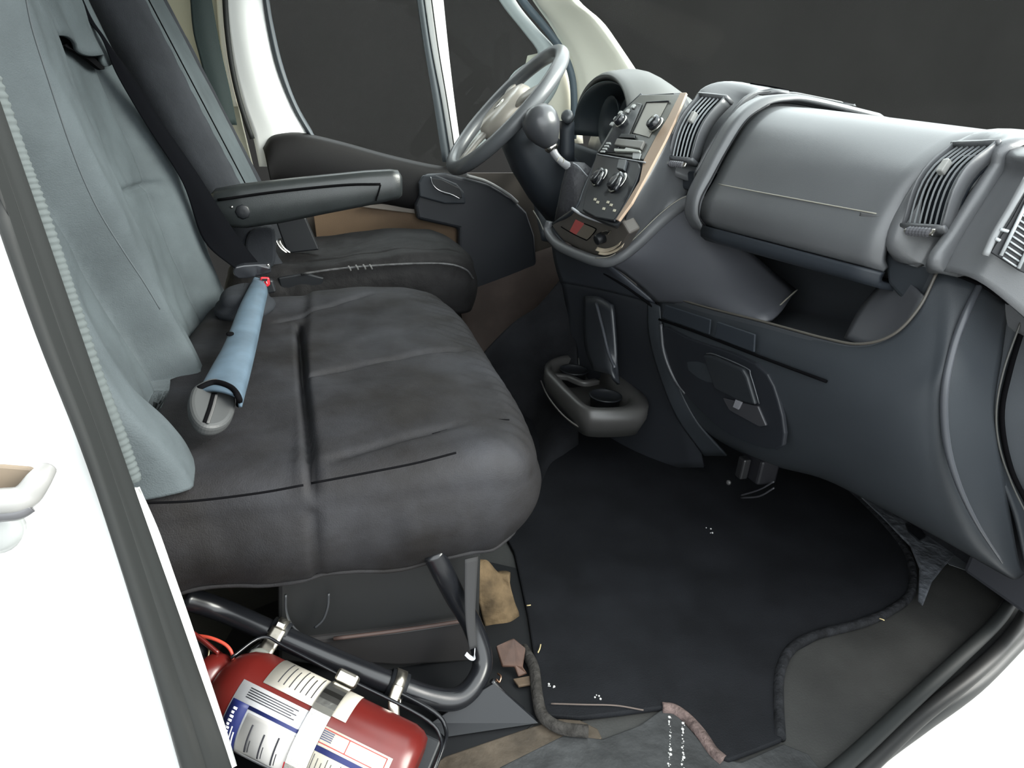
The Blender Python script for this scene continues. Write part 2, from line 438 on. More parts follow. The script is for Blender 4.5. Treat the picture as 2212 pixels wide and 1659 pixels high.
# window frames of the driver door
def bar(name, path_l, path_r, y, thick, m, parent):
    a = [uy(u, v, y) for u, v in path_l]; b = [uy(u, v, y) for u, v in path_r]
    for q in (a, b):
        d = q[0]-q[1]; q.insert(0, q[0] + d*((1.41-q[0].z)/d.z))
    mid = [(p+q)/2 + Vector((0, -.008, 0)) for p, q in zip(a, b)]
    return patch(name, [a, mid, b], m, parent, thick=thick)
M_FRAME = mat('grey_glazing_rubber', (.10, .115, .125), .5, .4)
bar('divider', [(912, -40), (932, 100), (955, 220), (976, 350)], [(954, -40), (968, 100), (982, 220), (1000, 350)], yd-.01, .03, M_WHITE, D)
bar('divider_seal', [(896, -40), (916, 100), (936, 220), (956, 350)], [(913, -40), (933, 100), (956, 220), (977, 350)], yd, .03, M_FRAME, D)
tube('divider_line', [uy(927, -40, yd-.022), uy(946, 100, yd-.022), uy(966, 220, yd-.022), uy(986, 350, yd-.022)], .0022, M_RUBBER, D)
bar('rear_frame', [(562, -40), (577, 60), (598, 150), (630, 230), (664, 290)], [(574, -40), (592, 60), (614, 150), (646, 235), (690, 310)], yd-.005, .02, mat('slate_glazing_rubber', (.045, .055, .065), .5, .4), D)
# front edge of the quarter light, curving down to the mirror foot
fe_l = [(1058, -40), (1084, 10), (1125, 62), (1158, 105), (1160, 122), (1128, 142), (1108, 160), (1070, 215), (1020, 275), (985, 330)]
fe_r = [(1095, -40), (1120, 10), (1162, 62), (1200, 105), (1215, 150), (1200, 200), (1170, 240), (1120, 290), (1060, 330), (1000, 360)]
bar('front_frame', fe_l, fe_r, yd-.005, .03, mat('pale_blue_grey_frame', (.30, .34, .34), .45, .4), D)
# panes
wdw = mesh('window_pane', [uy(540, -250, yd+.02), uy(905, -250, yd+.02), uy(980, 380, yd+.02), uy(600, 330, yd+.02)], [(0, 1, 2, 3)], M_GLASS, D, smooth=False, solid=.004)
mesh('quarter_pane', [uy(902, -250, yd+.015), uy(1000, -250, yd+.015), uy(1215, 110, yd+.015), uy(1150, 200, yd+.015), uy(980, 370, yd+.015)], [(0, 1, 2, 3, 4)], M_GLASS, D, smooth=False, solid=.004)

# A pillar on the driver side
ap = [[uy(1118, -60, 1.76), uy(1170, -60, 1.68), uy(1215, -60, 1.60), uy(1222, -60, 1.66)],
      [uy(1150, 0, 1.77), uy(1195, 0, 1.68), uy(1240, 0, 1.60), uy(1250, 0, 1.68)],
      [uy(1192, 60, 1.78), uy(1240, 50, 1.69), uy(1290, 42, 1.60), uy(1306, 52, 1.68)],
      [uy(1224, 120, 1.79), uy(1280, 110, 1.69), uy(1342, 112, 1.58), uy(1352, 120, 1.66)],
      [uy(1240, 190, 1.80), uy(1310, 180, 1.68), uy(1390, 190, 1.55), uy(1402, 196, 1.64)],
      [uy(1245, 280, 1.80), uy(1320, 280, 1.68), uy(1430, 270, 1.54), uy(1440, 276, 1.62)]]
ap.insert(0, [p + (p-q)*((1.42-p.z)/(p.z-q.z)) for p, q in zip(ap[0], ap[1])])
apl = patch('trim_6', ap, mat('cream_pillar_trim', (.93, .92, .80), .5, .35), thick=.012); struct(apl, 'cream windscreen pillar on the driver side')
tube('seal', [uy(1096, -60, 1.77), uy(1128, 0, 1.77), uy(1178, 60, 1.77), uy(1214, 110, 1.77), uy(1234, 160, 1.77), uy(1240, 215, 1.77), uy(1238, 300, 1.77)], .013, mat('blue_grey_seal', (.075, .10, .12), .5, .4), apl, n=8)
# cream inner corner between wheel and pillar
inn = patch('trim_7', [[uy(1140, 120, 1.83), uy(1190, 110, 1.82), uy(1250, 110, 1.83)], [uy(1120, 200, 1.83), uy(1190, 200, 1.80), uy(1250, 200, 1.83)], [uy(1090, 320, 1.83), uy(1190, 310, 1.80), uy(1260, 310, 1.83)]], mat('cream_corner_panel', (.50, .48, .40), .55, .3), thick=.01)
struct(inn, 'cream corner panel behind the steering wheel')

# roof rail over the driver door, and the passenger-side windscreen pillar
rr_ = tube('trim_13', [(-.50, 1.79, 1.40), (.0, 1.79, 1.41), (.45, 1.78, 1.42), (.72, 1.74, 1.42)], .035, M_CREAM); struct(rr_, 'cream roof rail over the driver door')
pp_ = tube('trim_14', [(1.46, -.03, .84), (1.10, -.02, 1.15), (.70, -.01, 1.42)], .035, M_WHITE); struct(pp_, 'white windscreen pillar on the passenger side')
# windscreen
ws = patch('window_1', [[(1.50, -.02, .86), (1.62, .45, .86), (1.64, .9, .86), (1.62, 1.35, .86), (1.50, 1.80, .86)],
                        [(1.12, -.01, 1.14), (1.20, .45, 1.16), (1.22, .9, 1.17), (1.20, 1.35, 1.16), (1.12, 1.76, 1.14)],
                        [(.70, .0, 1.42), (.74, .45, 1.46), (.75, .9, 1.465), (.74, 1.35, 1.46), (.70, 1.74, 1.42)]], M_GLASS, thick=.005)
struct(ws, 'windscreen pane above the dashboard')

# engine cowl ahead of the dashboard (hidden below the windscreen line)
cw = box('trim_10', (1.62, .88, .43), (.30, 1.84, .74), M_WHITE, bevel=.03); struct(cw, 'white engine cowl ahead of the dashboard')
# open passenger door, swung forward out of the picture
OD = bpy.data.objects.new('door_3', None); COL.objects.link(OD); OD.location = (1.36, -.12, -.02)
struct(OD, 'open passenger door swung forward, out of the picture')
prism('panel', [V3_((1.34, -.10, -.03)), V3_((1.50, -1.10, -.03)), V3_((1.50, -1.10, .70)), V3_((1.34, -.10, .74))], (.07, .01, 0), M_DASH_D, OD, bevel=.01)
tube('window_frame', [V3_((1.36, -.10, .74)), V3_((1.40, -.30, 1.10)), V3_((1.45, -.62, 1.40)), V3_((1.51, -1.08, 1.40)), V3_((1.52, -1.10, .70))], .025, M_WHITE, OD, smooth_path=False)
mesh('pane', [V3_((1.36, -.10, .74)), V3_((1.40, -.30, 1.10)), V3_((1.45, -.62, 1.40)), V3_((1.51, -1.08, 1.40)), V3_((1.52, -1.10, .70))], [(0, 1, 2, 3, 4)], M_GLASS, OD, smooth=False, solid=.004)

# ---------------------------------------------------------------- near side: outer body, B pillar seal, sliding door handle
yo = -.035
LE = [(-60, 230), (0, 395), (100, 700), (200, 960), (310, 1330), (400, 1659), (440, 1820)]
RE = [(-60, 90), (0, 262), (150, 690), (268, 1025), (395, 1380), (492, 1659), (535, 1820)]
le = [uy(u, v, yo) for u, v in LE]; re_ = [uy(u, v, yo+.03) for u, v in RE]
le = [Vector((le[0].x-.07, yo, 1.44)), Vector((le[0].x-.03, yo, 1.12))] + le
re_ = [Vector((re_[0].x-.07, yo+.03, 1.44)), Vector((re_[0].x-.03, yo+.03, 1.12))] + re_
def mixp(a, b, t, dy): return [p.lerp(q, t) + Vector((0, dy, 0)) for p, q in zip(a, b)]
sealB = patch('trim_8', [[p+Vector((-.004, .03, 0)) for p in le], le, mixp(le, re_, .2, -.018), mixp(le, re_, .42, -.022), mixp(le, re_, .56, -.013), mixp(le, re_, .66, -.016), mixp(le, re_, .85, -.016), re_, [p+Vector((-.025, .03, 0)) for p in re_]], M_RUBBER, thick=.004, n=6, toward=(0, -2, .5))
struct(sealB, 'thick black rubber seal of the passenger door pillar')
# inner white flange, seen as a sliver below
FLL = [(290, 1060), (330, 1150), (366, 1250), (402, 1350), (440, 1460), (478, 1570), (506, 1659)]
fl_l = [uy(u-14, v, .034) for u, v in FLL]; fl_r = [uy(u+dw, v, .034) for (u, v), dw in zip(FLL, (-8, 0, 4, 4, 0, -4, -8))]
flg = patch('trim_9', [fl_l, mixp(fl_l, fl_r, .5, -.004), fl_r], M_WHITE, thick=.01, toward=(0, -2, .5)); struct(flg, 'white painted pillar flange behind the rubber seal')
# outer body skin: the sliding door
SD = bpy.data.objects.new('door_2', None); COL.objects.link(SD); SD.location = (-.5, -.03, -.3)
struct(SD, 'white sliding door and body side left of the pillar')
edge = [Vector((p.x+.003, yo+.008, p.z)) for p in le] + [Vector((le[-1].x+.02, yo+.008, -.35))]
bp_rows = [[Vector((p.x-.32*k, yo+.006-.010*min(k, 2), p.z)) for p in edge] for k in (5, 4, 3, 2, 1, 0)]
patch('body_panel', bp_rows, M_WHITE, SD, thick=.004, toward=(-.5, -3, .5))
hd = thing  # handle parts
hp = [uy(-60, 1092, -.095), uy(0, 1084, -.095), uy(38, 1080, -.095), uy(62, 1066, -.092), uy(84, 1036, -.088), uy(103, 1012, -.078)]
hh = tube('pull_handle', hp, [.0095, .0095, .0095, .009, .008, .006], mat('white_plastic_handle', (.15, .15, .147), .35, .5), SD, n=8, seg=14)
tube('grip_underside', [p+Vector((.0, -.003, -.0075)) for p in hp[:4]], .006, mat('grey_grip', (.05, .05, .055), .35, .5), hh, n=8)
plate('handle_recess', [(-80, 1000), (10, 1000), (70, 1005), (92, 1022), (60, 1058), (20, 1075), (-80, 1080)], PY(yo-.037), .004, mat('tan_recess', (.12, .095, .07), .5, .3), SD, bevel=.002)
lathe('lock_barrel', uy(-12, 1135, -.075), (0, -1, 0), [(0, .020), (.008, .020), (.012, .014), (.013, .006)], mat('silver_lock', (.20, .21, .21), .3, .5), SD)
# ================================================================== double passenger seat
BS = thing('bench_seat', 'grey fabric double passenger bench seat with worn cushion', 'bench seat', (.2, .55, 0))
def zb(x, y):
    z = .408 + .010*sstep(-.05, .3, x) - .012*sstep(.34, .48, x) + .006*math.sin(PI*min(1, max(0, (y-.13)/.9)))
    return z
def bench_disp(x, y, z, n, f):
    d = Vector((0, 0, 0))
    if f < 1.0:
        k = 1-f
        h = 0
        h -= .009*groove(y-(.36+.62*x-.22*x*x*2), .008)*sstep(.13, .16, x)*(1-sstep(.40, .46, x))            # centre seam
        h -= .020*groove(x-(.136-.055*(y-.40)), .0060)*(1-sstep(.70, .76, y))  # slit across
        h -= .008*groove(y-(.70+.80*x), .010)*(1-sstep(.24, .30, x))*sstep(.06, .09, x)          # far seam
        h -= .008*sstep(.145, .125, x)
        h -= .006*groove(y-(.108+.36*x), .008)*sstep(.15, .18, x)*(1-sstep(.30, .38, x))
        h += .012*groove(y-.93, .06)*(1-sstep(.2, .4, x))
        d.z += h*k
        d.z += (.006*nz(x, y, 0, 7) + .003*nz(x+3, y, 1, 17))*k
        d.z += .0018*math.sin((y*1.4+x)*120)*groove(x-.45, .05)*k
    else:
        g = f-1
        d += n*(.006*nz(x*1.0, y*1.0, z*.6, 9) + .0035*nz(x*2, y*2, z*.5, 16))*min(1, g*3)
        d += n*(-.006*groove(x-.15, .006))*(1 if y < .2 else 0)
    return d
bo = [(-.07, .15), (.05, .135), (.2, .13), (.33, .132), (.41, .145), (.452, .185), (.468, .25), (.476, .36), (.477, .50), (.481, .65), (.482, .80), (.472, .93), (.44, 1.02), (.37, 1.055), (.25, 1.05), (.10, 1.0), (-.05, .97), (-.09, .8), (-.09, .4)]
def zbb(x, y):
    return .248 + .018*sstep(.25, .47, x) + .004*math.sin(x*40+y*9)
cush = drape('cushion', bo, zb, zbb, M_FABRIC_T, BS, fillet=.045, na=420, nr=90, ns=18, bulge=.012, disp=bench_disp, center=(.2, .55), inset=.02)
# piping and hem
def on_top(u, v, z): return uz(u, v, z)
tube('piping', [uz(934, 938, .4125), uz(1000, 920, .414), uz(1060, 908, .412), uz(1100, 907, .411)], .0014, M_SEAM, cush, seg=6, n=8)
tube('piping', [uy(300, 1087, .126), uy(420, 1082, .120), uy(560, 1065, .117), uy(655, 1048, .116)], .0016, M_SEAM, cush, seg=6)
tube('piping', [uy(672, 1044, .116), uy(800, 1020, .116), uy(900, 1000, .118), uy(985, 978, .125)], .0016, M_SEAM, cush, seg=6)
hb0 = (90+10+18-1)*420
tube('hem', [cush.data.vertices[hb0+k].co.copy() for k in range(0, 420, 4)], .0035, M_FABRIC_T, cush, seg=8, n=2, closed=True)

def xb(z): return -.175 - .21*(z-.689)
def xm(z): return -.153 - .235*(z-.646)
def backrest(name, y0, y1, m, parent, xf, z0=.34, z1=1.16, thick=.13, bol=.05, bolb=None, seams=(), wr=1.0, nzr=90, ruf=0.0, seed=0, skew=0.0, lo=.30, hi=.72, tilt=0.0, gd=.010, gw=.014, flare=0.0):
    hif = hi if callable(hi) else (lambda z: hi)
    NZ = nzr; R = []; nf = 72
    bbf = bolb if callable(bolb) else (lambda z: bol if bolb is None else bolb)
    for i in range(NZ+1):
        h = i/NZ; z = z0 + (z1-z0)*h
        rt = sstep(1.0, .86, h) if h > .86 else 1.0
        ring = []; hi = hif(z); bb_ = bbf(z)
        ya = y0 + (1-rt)*.05 + (.04*sstep(.56, .41, z) if flare else 0); yb_ = y1 - (1-rt)*.05
        for j in range(nf+1):
            t = j/nf; y = ya + (yb_-ya)*t
            e = min(t, 1-t)
            edge = sstep(0, .07, e)
            b_ = bol*(1-sstep(lo*.55, lo, t)) + bb_*sstep(hi, hi+(1-hi)*.45, t)
            x = xf(z) + (b_ - .004*math.sin(PI*t))*rt - .06*(1-math.sqrt(max(0, 1-(1-edge)**2)))
            x -= .05*(1-rt)
            x += tilt*(1-t) + flare*sstep(.60, .40, z)*(1-.5*t)
            for (zs, t0, t1, dp) in seams:
                if t0 <= t <= t1: x -= dp*groove(z-zs, .006)
            x -= gd*(groove(t-lo, gw)*.5 + groove(t-hi, gw))*rt
            x += ruf*math.sin(z*520 + 30*y + 2*math.sin(z*40))*groove(t-.10, .09)*sstep(.66, .74, z)
            x += wr*(.010*nz(y+seed, z*.5, 1, 6) + .005*nz(y*2+seed, z, 3, 12))
            x += wr*.0035*math.sin((z*2.2+y*1.5)*60+seed)*groove(t-lo, .08)
            y_ = y + skew*(z-.4)
            ring.append(Vector((x, y_, z)))
        for j in range(9):
            t = j/8; y = yb_ + (ya-yb_)*t
            ring.append(Vector((xf(z) - thick*rt - .02*math.sin(PI*t) + tilt*t, y + skew*(z-.4), z)))
        R.append(ring)
    return rings(name, R, m, parent)
bk1 = backrest('backrest', .085, .555, M_FABRIC, BS, xb, seed=2.0, bol=.05, bolb=.068, wr=1.1, tilt=.06, z0=.402, nzr=260, flare=.032, ruf=.0011, lo=.34, hi=lambda z: .50+.30*sstep(.98, .45, z), gd=.013, gw=.028)
bk2 = backrest('backrest', .565, 1.015, M_FABRIC, BS, xm, seams=((.655, .25, .78, .010),), seed=9.0, bol=.0, bolb=lambda z: .05*(1-sstep(.7, .92, z)), lo=.10, hi=.72, thick=.10, z0=.33, nzr=140, gd=.016)
# ruffled edge piping of the backrest by the door
def ruffle(name, pts, r, m, parent, nb, amp):
    P = spline(pts, 30); Fm = frames(P); R = []
    for i, (p, (t, a, b)) in enumerate(zip(P, Fm)):
        q = r*(1+amp*math.sin(i/(len(P)-1)*2*PI*nb) + .3*amp*math.sin(i*1.7))
        R.append([p + (a*math.cos(2*PI*k/10)+b*math.sin(2*PI*k/10))*q for k in range(10)])
    return rings(name, R, m, parent)
ruffle('edge_piping', [uy(-24, 165, .06), uy(30, 318, .058), uy(73, 432, .056), uy(117, 557, .054), uy(156, 672, .052), uy(201, 805, .050), uy(250, 932, .050), uy(288, 1038, .05)], .0075, mat('pale_piping', (.06, .07, .071), .8, .1), bk1, 60, .09)
tube('seam', [uy(u, v, .29) + Vector((.003, 0, 0)) for u, v in ((44, -30), (62, 60), (100, 180), (140, 300), (175, 390), (212, 465), (262, 545), (305, 610), (340, 668))], .0009, mat('grey_seam', (.045, .052, .056), .8, .1), bk1, seg=6)
# headrest cover of the middle seat hanging over its backrest, with the torn gap beneath
cov = []
for i in range(13):
    h = i/12; row = []
    for j in range(15):
        t = j/14; y = .66 + .26*t
        zlow = .882 + .010*math.sin(t*9+1) - .030*groove(t-.80, .15)
        z = zlow + (1.14-zlow)*h
        x = xm(z) + .016 + .006*math.sin(t*PI) + .006*nz(y*3, z*2, 4, 8) + .012*(1-h)**3*(.5+math.sin(t*14))*.6
        row.append(Vector((x, y, z)))
    cov.append(row)
patch('headrest_cover', cov, M_FABRIC, BS, n=2, thick=.006)
tear = [Vector((xm(z)+.006, y, z)) for y, z in ((.70, .878), (.735, .874), (.79, .866), (.84, .854), (.87, .858), (.84, .872), (.78, .880), (.735, .886))]
prism('tear', spline(tear, 4, True), (.006, 0, .001), M_SEAM, bk2)
# pull loop on the door side of the backrest
ribbon('pull_tab', [uy(94, 524, .062), uy(106, 540, .058), uy(113, 560, .058), uy(110, 572, .062)], .008, .002, M_BLACK, bk1, side=Vector((0, 1, 0)))
# stuffed roll and strap between the seat backs
drape('lumbar_roll', [(-.03, .80), (.02, .79), (.05, .84), (.05, .90), (0, .93), (-.04, .88)], lambda x, y: .455, lambda x, y: .40, M_FABRIC_D, BS, fillet=.025, na=60, nr=10, ns=4)

# tubular frame of the bench
FR = tube('frame_tube', [uz(395, 1290, .20), uz(480, 1318, .165), uz(600, 1372, .135), uz(720, 1425, .108), uz(840, 1474, .080), uz(930, 1506, .055), uz(990, 1508, .045), uz(1030, 1470, .055), uz(1042, 1420, .075), uz(1020, 1350, .12), uz(985, 1290, .175), uz(958, 1238, .23), uz(935, 1190, .27)], .0155, M_TUBE, BS, seg=16, n=8)
# mounting foot at the front of the frame
mesh('frame_foot', [uz(1010, 1505, .05), uz(1065, 1475, .05), uz(1150, 1545, .004), uz(1160, 1560, .004), uz(960, 1590, .004), uz(930, 1560, .01)], [(0, 1, 2, 3, 4, 5)], mat('foot_enamel', (.009, .010, .012), .45, .3), BS, smooth=False, solid=.006)
tube('foot_ridge', [uz(1062, 1470, .055), uz(1090, 1500, .035), uz(1130, 1535, .012)], .004, M_TUBE, BS)
# fabric strap hanging from the seat cover
ribbon('strap', [uz(1018, 1205, .25), uz(1016, 1280, .20), uz(1016, 1340, .16), uz(1022, 1400, .12)], (.021, .012), .002, mat('grey_strap', (.022, .022, .023), .8, .2), BS, side=Vector((1, .3, 0)))
ribbon('strap_end', [uz(1006, 1412, .115), uz(1016, 1421, .11), uz(1024, 1420, .11), uz(1026, 1400, .12)], .006, .001, mat('white_tag', (.35, .36, .38), .6, .3), BS, side=Vector((.3, 1, .6)))
# dark heater box under the seat
HB = thing('under_seat_box', 'dark grey plastic box below the bench seat', 'box', (.2, .45, 0))
prism('side', [uy(600, 1240, .21), uy(1040, 1180, .21), uy(1035, 1400, .21), uy(1010, 1470, .21), uy(600, 1430, .21)], (0, .10, 0), mat('grey_box_plastic', (.012, .0125, .013), .5, .4, var=.1, vscale=8), HB, bevel=.006)
prism('lower_panel', [uy(620, 1390, .20), uy(860, 1362, .20), uy(1020, 1338, .20), uy(1030, 1430, .20), uy(860, 1440, .20), uy(700, 1430, .20)], (0, .02, 0), mat('grey_box_panel', (.020, .019, .0195), .45, .4, var=.1, vscale=8), HB, bevel=.006)
tube('edge', [uy(720, 1380, .195), uy(860, 1362, .195), uy(1010, 1340, .195)], .003, mat('rusty_edge', (.05, .032, .028), .6, .3), HB)
for pts in ([(617, 1285), (618, 1320), (630, 1350), (655, 1375)], [(710, 1282), (708, 1310), (698, 1338), (680, 1356)]):
    wi = tube('cable', [uy(u, v, .19) for u, v in pts], .0018, mat('grey_cable', (.03, .032, .035), .4, .4), None, seg=8)
    tag(wi, 'thin grey cable hanging under the bench seat, ' + ('left one behind the clamp' if pts[0][0] < 650 else 'right one looping forward'), 'cable', 'cables under the bench')

# ================================================================== driver seat
DS = thing('cab_seat', 'dark grey driver seat with folded-down armrest', 'seat', (.25, 1.4, 0))
def xd(z): return -.045 - .43*(z-.63)
dbk = backrest('backrest', 1.17, 1.60, M_FABRIC_D, DS, xd, z0=.36, z1=1.30, thick=.085, bol=.03, lo=.16, hi=.86, seed=5.0, wr=.7)
# lighter front panel of the driver backrest
fp_ = []
for i in range(16):
    z = .56 + (1.22-.56)*i/15; row = []
    for j in range(11):
        t = j/10; y = 1.215 + .36*t
        row.append(Vector((xd(z)+.016+.020*(abs(2*t-1)**3) + .004*nz(y*2, z, 7, 9) - .02*(t > .999) - .02*(t < .001), y, z)))
    fp_.append(row)
patch('front_panel', fp_, M_FABRIC, DS, n=2, thick=.012)
tube('seam', [Vector((xd(z)+.036, 1.222, z)) for z in (.56, .7, .85, 1.0, 1.15)], .0015, M_SEAM, DS, seg=6)
def zds(x, y): return .438 + .038*sstep(.1, .45, x) - .02*sstep(.5, .6, x) + .004*nz(x, y, 3, 9)
def dsd(x, y, z, n, f):
    if f < 1: return Vector((0, 0, (.006*nz(x, y, 2, 12) - .008*groove(y-1.235, .008))*(1-f)))
    return n*(.005*nz(x*2, y*2, z, 10))
dcu = drape('cushion', [(-.05, 1.17), (.2, 1.155), (.42, 1.155), (.53, 1.165), (.58, 1.20), (.60, 1.28), (.605, 1.40), (.59, 1.52), (.54, 1.60), (.4, 1.62), (.1, 1.62), (-.06, 1.58), (-.06, 1.3)], zds, lambda x, y: .30, mat('black_worn_cushion', (.011, .0105, .011), .6, .12, bump=.3, bscale=500, var=.25, vscale=9, bump2=.4, b2scale=25), DS, fillet=.035, na=240, nr=50, ns=10, disp=dsd)
tube('piping', [uy(650, 592, 1.145), uy(740, 580, 1.143), uy(860, 571, 1.142), uy(960, 570, 1.143), uy(1005, 582, 1.15), uy(1022, 602, 1.17)], .003, mat('torn_piping', (.05, .05, .052), .5, .3, var=.5, vscale=60), dcu, seg=8)
for k, (u, v) in enumerate(((752, 577), (768, 575), (784, 574), (798, 574))):
    ribbon('fray', [uy(u, v-3, 1.138), uy(u+4, v+3, 1.137), uy(u+6, v+8, 1.139)], .004, .001, mat('frayed_foam', (.12, .12, .12), .8, .2), dcu, side=Vector((1, 0, .3)))
# base of the driver seat
box('seat_base', (.24, 1.39, .15), (.5, .38, .30), M_BLACK, DS, bevel=.02)
prism('side_trim', [uy(600, 600, 1.15), uy(660, 590, 1.15), uy(700, 600, 1.15), uy(690, 640, 1.15), uy(610, 640, 1.15)], (0, .02, 0), M_BLACK, DS, bevel=.004)
# armrest
ya0, ya1 = 1.055, 1.115
def armring(u, vt, vb, s):
    tp = uy(u, vt, ya0); bt = uy(u, vb, ya0); H = tp.z-bt.z; x = tp.x; r = .010
    pts = []
    for (y, z) in ((ya0, bt.z+r), (ya0-.002, bt.z+H*.5), (ya0, tp.z-r*1.4), (ya0+.003, tp.z-r*.6), (ya0+.010, tp.z), (ya0+.03, tp.z+.003), (ya1-.010, tp.z), (ya1-.003, tp.z-r*.6), (ya1, tp.z-r*1.4), (ya1+.002, bt.z+H*.5), (ya1, bt.z+r), (ya1-.008, bt.z), (ya0+.03, bt.z-.002), (ya0+.008, bt.z)):
        pts.append(Vector((x, (y-(ya0+.03))*s+(ya0+.03), z)))
    return pts
AR = rings('armrest', [armring(452, 424, 470, .75), armring(462, 413, 490, 1), armring(520, 402, 494, 1), armring(600, 393, 483, 1), armring(700, 382, 463, 1), armring(790, 373, 446, 1), armring(845, 370, 434, 1), armring(862, 372, 430, .97), armring(870, 384, 424, .8)], mat('armrest_vinyl', (.016, .0185, .0195), .33, .5, bump=.15, bscale=600, var=.12, vscale=20), DS)
tube('edge_seam', [uy(470, 432, ya0-.004), uy(600, 414, ya0-.004), uy(740, 400, ya0-.004), uy(822, 398, ya0-.004)], .003, M_SEAM, AR, seg=6)
tube('edge_seam', [uy(822, 399, ya0-.004), uy(818, 415, ya0-.004), uy(812, 434, ya0-.004)], .0018, M_SEAM, AR, seg=6)
lathe('pivot_cap', uy(525, 457, ya0+.004), (0, -1, 0), [(0, .017), (.006, .017), (.008, .014), (.008, .004)], M_BLACK, AR, seg=8)
lathe('screw', uy(501, 447, ya0+.002), (0, -1, 0), [(0, .003), (.005, .003), (.006, .001)], M_CHROME, AR, seg=10)
# dark bracket between armrest and cushion, bright hinge rods
prism('hinge_bracket', [uy(596, 480, 1.30), uy(660, 470, 1.30), uy(690, 540, 1.30), uy(620, 548, 1.30)], (0, .03, 0), M_BLACK, DS, bevel=.004)
for d in (0, 7):
    tube('hinge_rod', [uy(596+d, 520, 1.20), uy(606+d, 536, 1.20), uy(620+d, 547, 1.20)], .003, M_CHROME, DS, seg=8)
prism('back_side_flap', spline([uy(540, 500, 1.16), uy(585, 492, 1.16), uy(594, 520, 1.16), uy(590, 575, 1.16), uy(556, 580, 1.16), uy(530, 540, 1.16)], 4, True), (0, .03, 0), M_FABRIC_D, DS, bevel=.006)

# ================================================================== seat belts
SB = thing('seat_belt', 'black seat belt running diagonally down between the seats', 'seat belt', (0, .97, .47))
Lb = [(158, -20), (190, 42), (221, 85), (253, 161), (316, 269), (395, 395), (440, 519), (510, 582)]
Rb = [(172, -20), (200, 42), (228, 84), (290, 170), (345, 256), (425, 372), (510, 505), (565, 576)]
yl = [.86, .865, .87, .88, .90, .92, .93, .92]; yr = [.87, .88, .885, .91, .93, .95, .965, .955]
eL = [uy(u, v, y) for (u, v), y in zip(Lb, yl)]; eR = [uy(u, v, y) for (u, v), y in zip(Rb, yr)]
patch('webbing', [eL, [(a+b)/2 + Vector((.004, -.003, 0)) for a, b in zip(eL, eR)], eR], M_BELT, SB, n=8, thick=.0018)
tg = [uy(508, 577, .92), uy(575, 571, .93), uy(584, 580, .93), uy(580, 592, .93), uy(515, 603, .92)]
prism('tongue', spline(tg, 3, True), (0, .012, .004), M_GLOSS, SB, bevel=.003)
lathe('rivet', uy(579, 572, .925), (0, -1, 0), [(0, .003), (.003, .003), (.004, .001)], M_CHROME, SB, seg=8)
BK = thing('belt_buckle', 'blue-grey seat belt buckle sleeve with red release button lying on the bench', 'belt buckle', (.03, .5, .42))
sl_l = [(548, 600), (520, 655), (488, 735), (458, 790), (428, 845)]
sl_r = [(576, 618), (566, 660), (552, 725), (536, 790), (517, 858)]
zs = [.462, .462, .462, .466, .470]
aL = [uz(u, v, z) for (u, v), z in zip(sl_l, zs)]; aR = [uz(u, v, z) for (u, v), z in zip(sl_r, zs)]
slv = patch('sleeve', [[p+Vector((-.002, 0, -.012)) for p in aL], aL, [a.lerp(b, .3)+Vector((0, 0, .006)) for a, b in zip(aL, aR)], [a.lerp(b, .7)+Vector((0, 0, .006)) for a, b in zip(aL, aR)], aR, [p+Vector((.002, 0, -.014)) for p in aR]], M_SLEEVE, BK, n=6, thick=.004)
lathe('snap_hole', uz(497, 722, .468), (0, -.2, 1), [(0, .006), (.0015, .006), (.002, .003)], M_SEAM, slv, seg=12)
tube('sleeve_rim', [uz(424, 848, .462), uz(432, 838, .474), uz(465, 826, .478), uz(500, 838, .476), uz(516, 860, .470), uz(516, 874, .45)], .004, M_SEAM, slv)
# oval end piece
pe = PZ(.458)
pe2 = Plane(uz(455, 890, .458), uz(500, 890, .452), uz(455, 845, .470))
en = plate('end_piece', [(422, 848), (452, 836), (485, 842), (500, 862), (502, 900), (488, 930), (462, 944), (432, 942), (410, 922), (402, 890), (408, 862)], pe2, .018, mat('grey_end_plastic', (.04, .042, .043), .5, .3), BK, off=-.018, curve=4, bevel=.006, bseg=3)
ribbon('slot', [pe2.at(463, 850, .001), pe2.at(455, 880, .001), pe2.at(444, 912, .001)], .006, .002, M_SEAM, en, side=Vector((1, .2, 0)))
ribbon('slot_lip', [pe2.at(468, 852, .002), pe2.at(460, 882, .002), pe2.at(449, 914, .002)], .003, .002, mat('pale_lip', (.07, .07, .07), .5, .3), en, side=Vector((1, .2, 0)))
bb = plate('buckle_body', [(556, 596), (590, 602), (598, 628), (570, 634), (548, 620)], PY(.90), .016, M_BLACK, BK, off=-.016, bevel=.004)
plate('release_button', [(563, 597), (582, 598), (584, 614), (578, 619), (560, 617)], PY(.884), .008, M_REDPL, bb, bevel=.003)
plate('button_slot', [(566, 602), (578, 602), (577, 607), (567, 607)], PY(.874), .002, M_BLACK, bb)
ribbon('button_mark', [PY(.8745).at(568, 614), PY(.8745).at(569, 608), PY(.8745).at(575, 607), PY(.8745).at(577, 613)], .002, .001, mat('white_mark', (.7, .7, .7), .5, .3), bb, side=Vector((0, 1, 0)), n=3)
